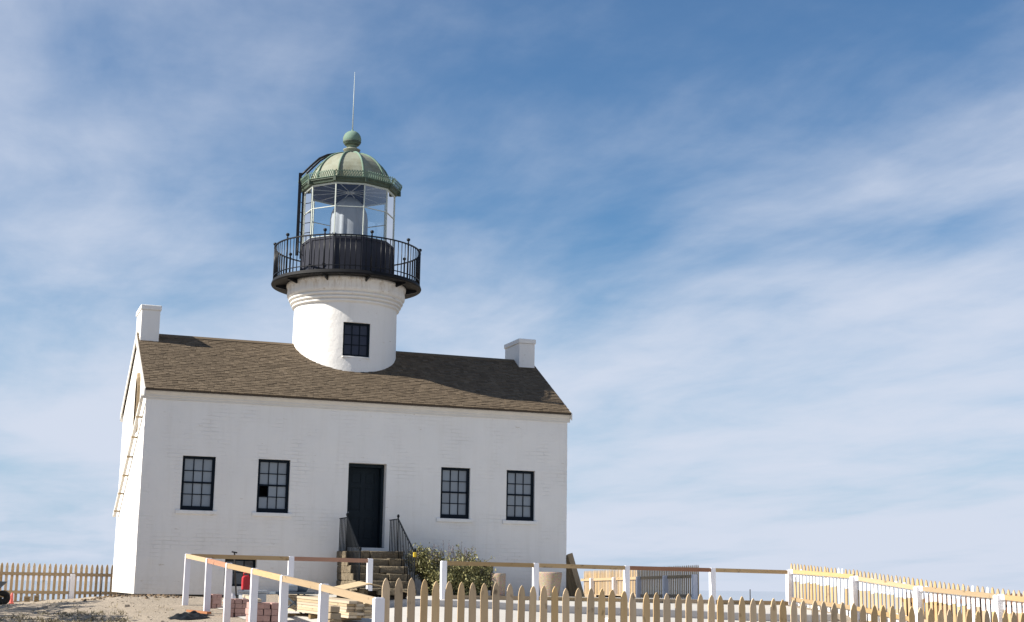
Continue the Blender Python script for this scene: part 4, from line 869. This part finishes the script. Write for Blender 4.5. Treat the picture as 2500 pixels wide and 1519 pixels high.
# peaked plywood sheets over a pile of old timbers
zc = gz(3.2, -9.5); T = thing('timber_pile', (3.3, -9.6, zc), 'pile of dark old timbers under the bare plywood sheets', 'timber')
for i, (a, b_, hh) in enumerate((((2.75, -10.3), (4.1, -9.9), .05), ((2.8, -9.3), (4.2, -9.0), .05), ((2.75, -10.05), (4.15, -9.75), .16), ((3.0, -9.6), (4.0, -9.3), .17))): rail_obj((*a, zc+hh+.04), (*b_, zc+hh+.06), T, 'darkboard', .16, .11, 'timber')
for i in range(9):
    x, y = 2.95+i*.11+jit(.03), -10.0+jit(.25); b_ = MB().box(x-.06, x+.06, y-.07, y+.07, zc+.21, zc+.30+jit(.03)); b_.v = [tuple(q+jit(.012) for q in p) for p in b_.v]; b_.build('stone', 'stone', T, .02)
def sheet_(pts, label):
    b_ = MB(); P_ = [Vector(p) for p in pts]; nn_ = (P_[1]-P_[0]).cross(P_[3]-P_[0]).normalized(); b_.prism(P_, nn_*.02)
    # keep object origin at the sheet so the wood grain follows it
    c_ = sum(P_, Vector())/4; b_.v = [tuple(Vector(p)-c_) for p in b_.v]; o = b_.build('plywood_sheet', 'ply'); o.location = c_; tag(o, label, 'plywood', 'plywood sheets over the timber pile')
sheet_([(2.55, -10.5, zc+.24), (3.30, -10.35, zc+.40), (3.40, -9.0, zc+.44), (2.62, -9.1, zc+.27)], 'bare plywood sheet forming the left slope over the timber pile')
sheet_([(3.31, -10.35, zc+.40), (4.25, -10.15, zc+.22), (4.32, -8.9, zc+.25), (3.41, -9.0, zc+.44)], 'bare plywood sheet forming the right slope over the timber pile')
zc = gz(1.9, -13.6)
for i in range(4):
    b_ = MB().box(1.72+jit(.02), 1.90+jit(.02), -13.75, -13.45, zc-.02+i*.11, zc+.085+i*.11); b_.v = [tuple(q+jit(.008) for q in p) for p in b_.v]; o = b_.build('block', 'oldboard', None, .01)
    tag(o, ['rough brown block at the bottom of the pile behind the white posts', 'rough brown block second from the bottom of the pile behind the white posts', 'rough brown block second from the top of the pile behind the white posts', 'rough brown block on top of the pile behind the white posts'][i], 'block', 'stacked rough brown blocks')
# shovel leaning on the back rail
T = thing('shovel', (1.62, -5.3, .45), 'dark shovel leaning on the rail before the basement window', 'shovel')
MB().tube([(1.70, -4.9, .55), (1.50, -5.55, 1.52)], .017, 8).build('handle', 'stake', T); MB().beam((1.44, -5.55, 1.53), (1.56, -5.55, 1.51), .03, .03).build('grip', 'stake', T); MB().prism([(1.62, -4.93, .58), (1.80, -4.93, .58), (1.79, -4.86, .42), (1.72, -4.84, .36), (1.65, -4.86, .42)], (0, .012, 0)).build('blade', 'bluegrey', T)

# ------------------------------------------------------------------ left edge odds and ends
T = thing('wheelbarrow', (-3.25, 1.8, gz(-3.2, 1.8)), 'grey wheelbarrow cut by the left edge before the picket fence', 'wheelbarrow'); zg = gz(-3.1, 1.8)
tr_ = MB(); tr_.add([(-3.75, 1.45, zg+.30), (-3.22, 1.45, zg+.30), (-3.22, 2.0, zg+.30), (-3.75, 2.0, zg+.30), (-3.95, 1.35, zg+.60), (-2.94, 1.35, zg+.58), (-2.94, 2.1, zg+.58), (-3.95, 2.1, zg+.60)], [(0, 1, 2, 3), (0, 1, 5, 4), (1, 2, 6, 5), (2, 3, 7, 6), (3, 0, 4, 7)]); tr_.build('tray', 'bluegrey', T)
wl = MB().lathe((0, 0, 0), [(.10, -.03), (.155, -.045), (.185, 0), (.155, .045), (.10, .03), (.02, .03), (.02, -.03)], 28, closed=True).build('wheel', 'rubber', T); wl.rotation_euler = (R_(90), 0, 0); wl.location = Vector((-3.02, 1.72, zg+.18))-T.location
for y in (1.50, 1.95):
    MB().tube([(-3.0, 1.72+(y-1.72)*.25, zg+.19), (-3.4, y, zg+.30), (-4.5, y, zg+.62)], .018, 6).build('handle', 'oldboard', T); MB().tube([(-3.75, y, zg+.30), (-3.85, y, zg)], .016, 6).build('leg', 'bluegrey', T)
zg = gz(-2.75, 3.9); T = thing('traffic_cone', (-2.75, 3.9, zg), 'faded orange cone standing before the left picket fence', 'cone')
MB().lathe((-2.75, 3.9, zg), [(.058, .02), (.05, .06), (.035, .24), (.025, .29), (0, .295)], 20).build('cone', 'orange', T); MB().box(-2.82, -2.68, 3.83, 3.97, zg, zg+.022).build('base', 'orange', T)
for i, (x, y, s_) in enumerate(((-2.28, 6.2, .17), (-2.02, 6.3, .14))):
    zg = gz(x, y); T = thing('wooden_crate', (x, y, zg), ['larger brown wooden crate before the left picket fence', 'smaller brown wooden crate beside the larger one'][i], 'crate', 'crates by the left fence')
    for k in range(3): MB().box(x-s_/2, x+s_/2, y-s_/2, y+s_/2, zg+k*.058, zg+k*.058+.05).build('slat', 'oldboard', T)
    MB().box(x-s_/2+.02, x+s_/2-.02, y-s_/2+.02, y+s_/2-.02, zg+.01, zg+.15).build('box', 'darkboard', T)
tag(MB().tube([(-.84, -.3, gz(-.84, -.3)-.05), (-.80, -.32, .97)], .014, 6).build('stake', 'stake'), 'thin dark stake standing before the sunlit gable', 'stake')
tag(MB().tube([(12.86, -7.9, .45), (12.86, -7.9, .90)], .012, 6).build('stake', 'stake'), 'thin dark stake standing behind the foreground pickets on the right', 'stake')
# loose stones and dry tufts on the sand
dg = MB()
for k in range(60):
    x, y = random.uniform(-3.6, .3), random.uniform(-9.5, 3.5); z = gz(x, y); n = random.randint(5, 12)
    for q in range(n): d = Vector((random.gauss(0, .5), random.gauss(0, .5), 1)).normalized(); leaf(dg, Vector((x+random.gauss(0, .05), y+random.gauss(0, .05), z-.01)), d, random.uniform(.03, .09), .005)
dg.build('dry_grass', 'drygrass', kind='stuff')['label'] = 'short dry grass tufts on the sandy ground'
cl_ = MB()
for k in range(420):
    x, y = random.uniform(-4, .8), random.uniform(-12, 4); r = random.uniform(.006, .022) if random.random() < .95 else random.uniform(.03, .05); z = gz(x, y)
    cl_.box(x-r, x+r, y-r*.8, y+r*.8, z-r*.4, z+r*.7); cl_.v[-8:] = [tuple(c+jit(r*.35) for c in p) for p in cl_.v[-8:]]
cl_.build('gravel', 'ground', kind='stuff')['label'] = 'loose clods and stones scattered on the sandy ground'

# ------------------------------------------------------------------ wind-bent tree beyond the left edge of the picture; its shade dapples the sand
TRE = thing('tree', (-6.5, -4.2, gz(-6.5, -4.2)), 'small open crowned tree beyond the left edge, shading the sandy ground', 'tree')
tk = MB(); lf_ = MB(); base = Vector((-6.5, -4.2, gz(-6.5, -4.2)-.1)); fork = base+Vector((.2, 0, 1.5)); tk.tube([base, base+Vector((.05, .05, .8)), fork], [.11, .085, .07], 8)
for k in range(34):
    tgt = Vector((-6.1+random.uniform(-1.9, 1.6), -4.6+random.uniform(-4.2, 5.6), base.z+random.uniform(2.4, 4.5))); mid_ = fork.lerp(tgt, .55)+Vector((jit(.2), jit(.2), .25)); tk.tube([fork, mid_, tgt], [.035, .02, .006], 5, False)
    for c in range(7):
        cc = mid_.lerp(tgt, random.uniform(.3, 1.05))+Vector((jit(.25), jit(.25), jit(.15)))
        for q in range(34): leaf(lf_, cc+Vector((random.gauss(0, .14), random.gauss(0, .14), random.gauss(0, .09))), Vector((random.gauss(0, 1), random.gauss(0, 1), random.gauss(0, .6))), random.uniform(.09, .17), random.uniform(.025, .045))
tk.build('trunk', 'twig', TRE); lf_.build('crown', 'leaf', TRE)

M['earth'] = simple('shade toned earth', (.15, .105, .065), .95, .4, 12, bstr=.6)  # dark tone paints the shaded camera side of the bank
ec = MB()
for k in range(150):
    u = random.random(); x = -1.5+2.6*u+jit(.1); y = -2.15-.75*u+random.gauss(0, .16); r = random.uniform(.02, .065); z = gz(x, y)
    k0 = len(ec.v); ec.lathe((x, y, z-r*.3), [(r*.3, -r*.4), (r, 0), (r*.8, r*.55), (r*.2, r*.85)], 6); ec.v[k0:] = [tuple(c+jit(r*.22) for c in p) for p in ec.v[k0:]]
ec.build('shade_clods', 'earth', kind='stuff')['label'] = 'ridge of shade toned earth clods before the wall foot'  # clods along the crest carry the bank's shade in their colour
wd_ = MB()
for k in range(150):
    x, y = random.uniform(-3.6, -.9), random.uniform(-9.6, -6.3); z = gz(x, y); n = random.randint(6, 14)
    for q in range(n): d = Vector((random.gauss(0, .7), random.gauss(0, .7), .8)).normalized(); leaf(wd_, Vector((x+random.gauss(0, .07), y+random.gauss(0, .07), z-.01)), d, random.uniform(.04, .12), .007)
wd_.build('weeds', 'weed', kind='stuff')['label'] = 'low brown weeds on the sand at the lower left'
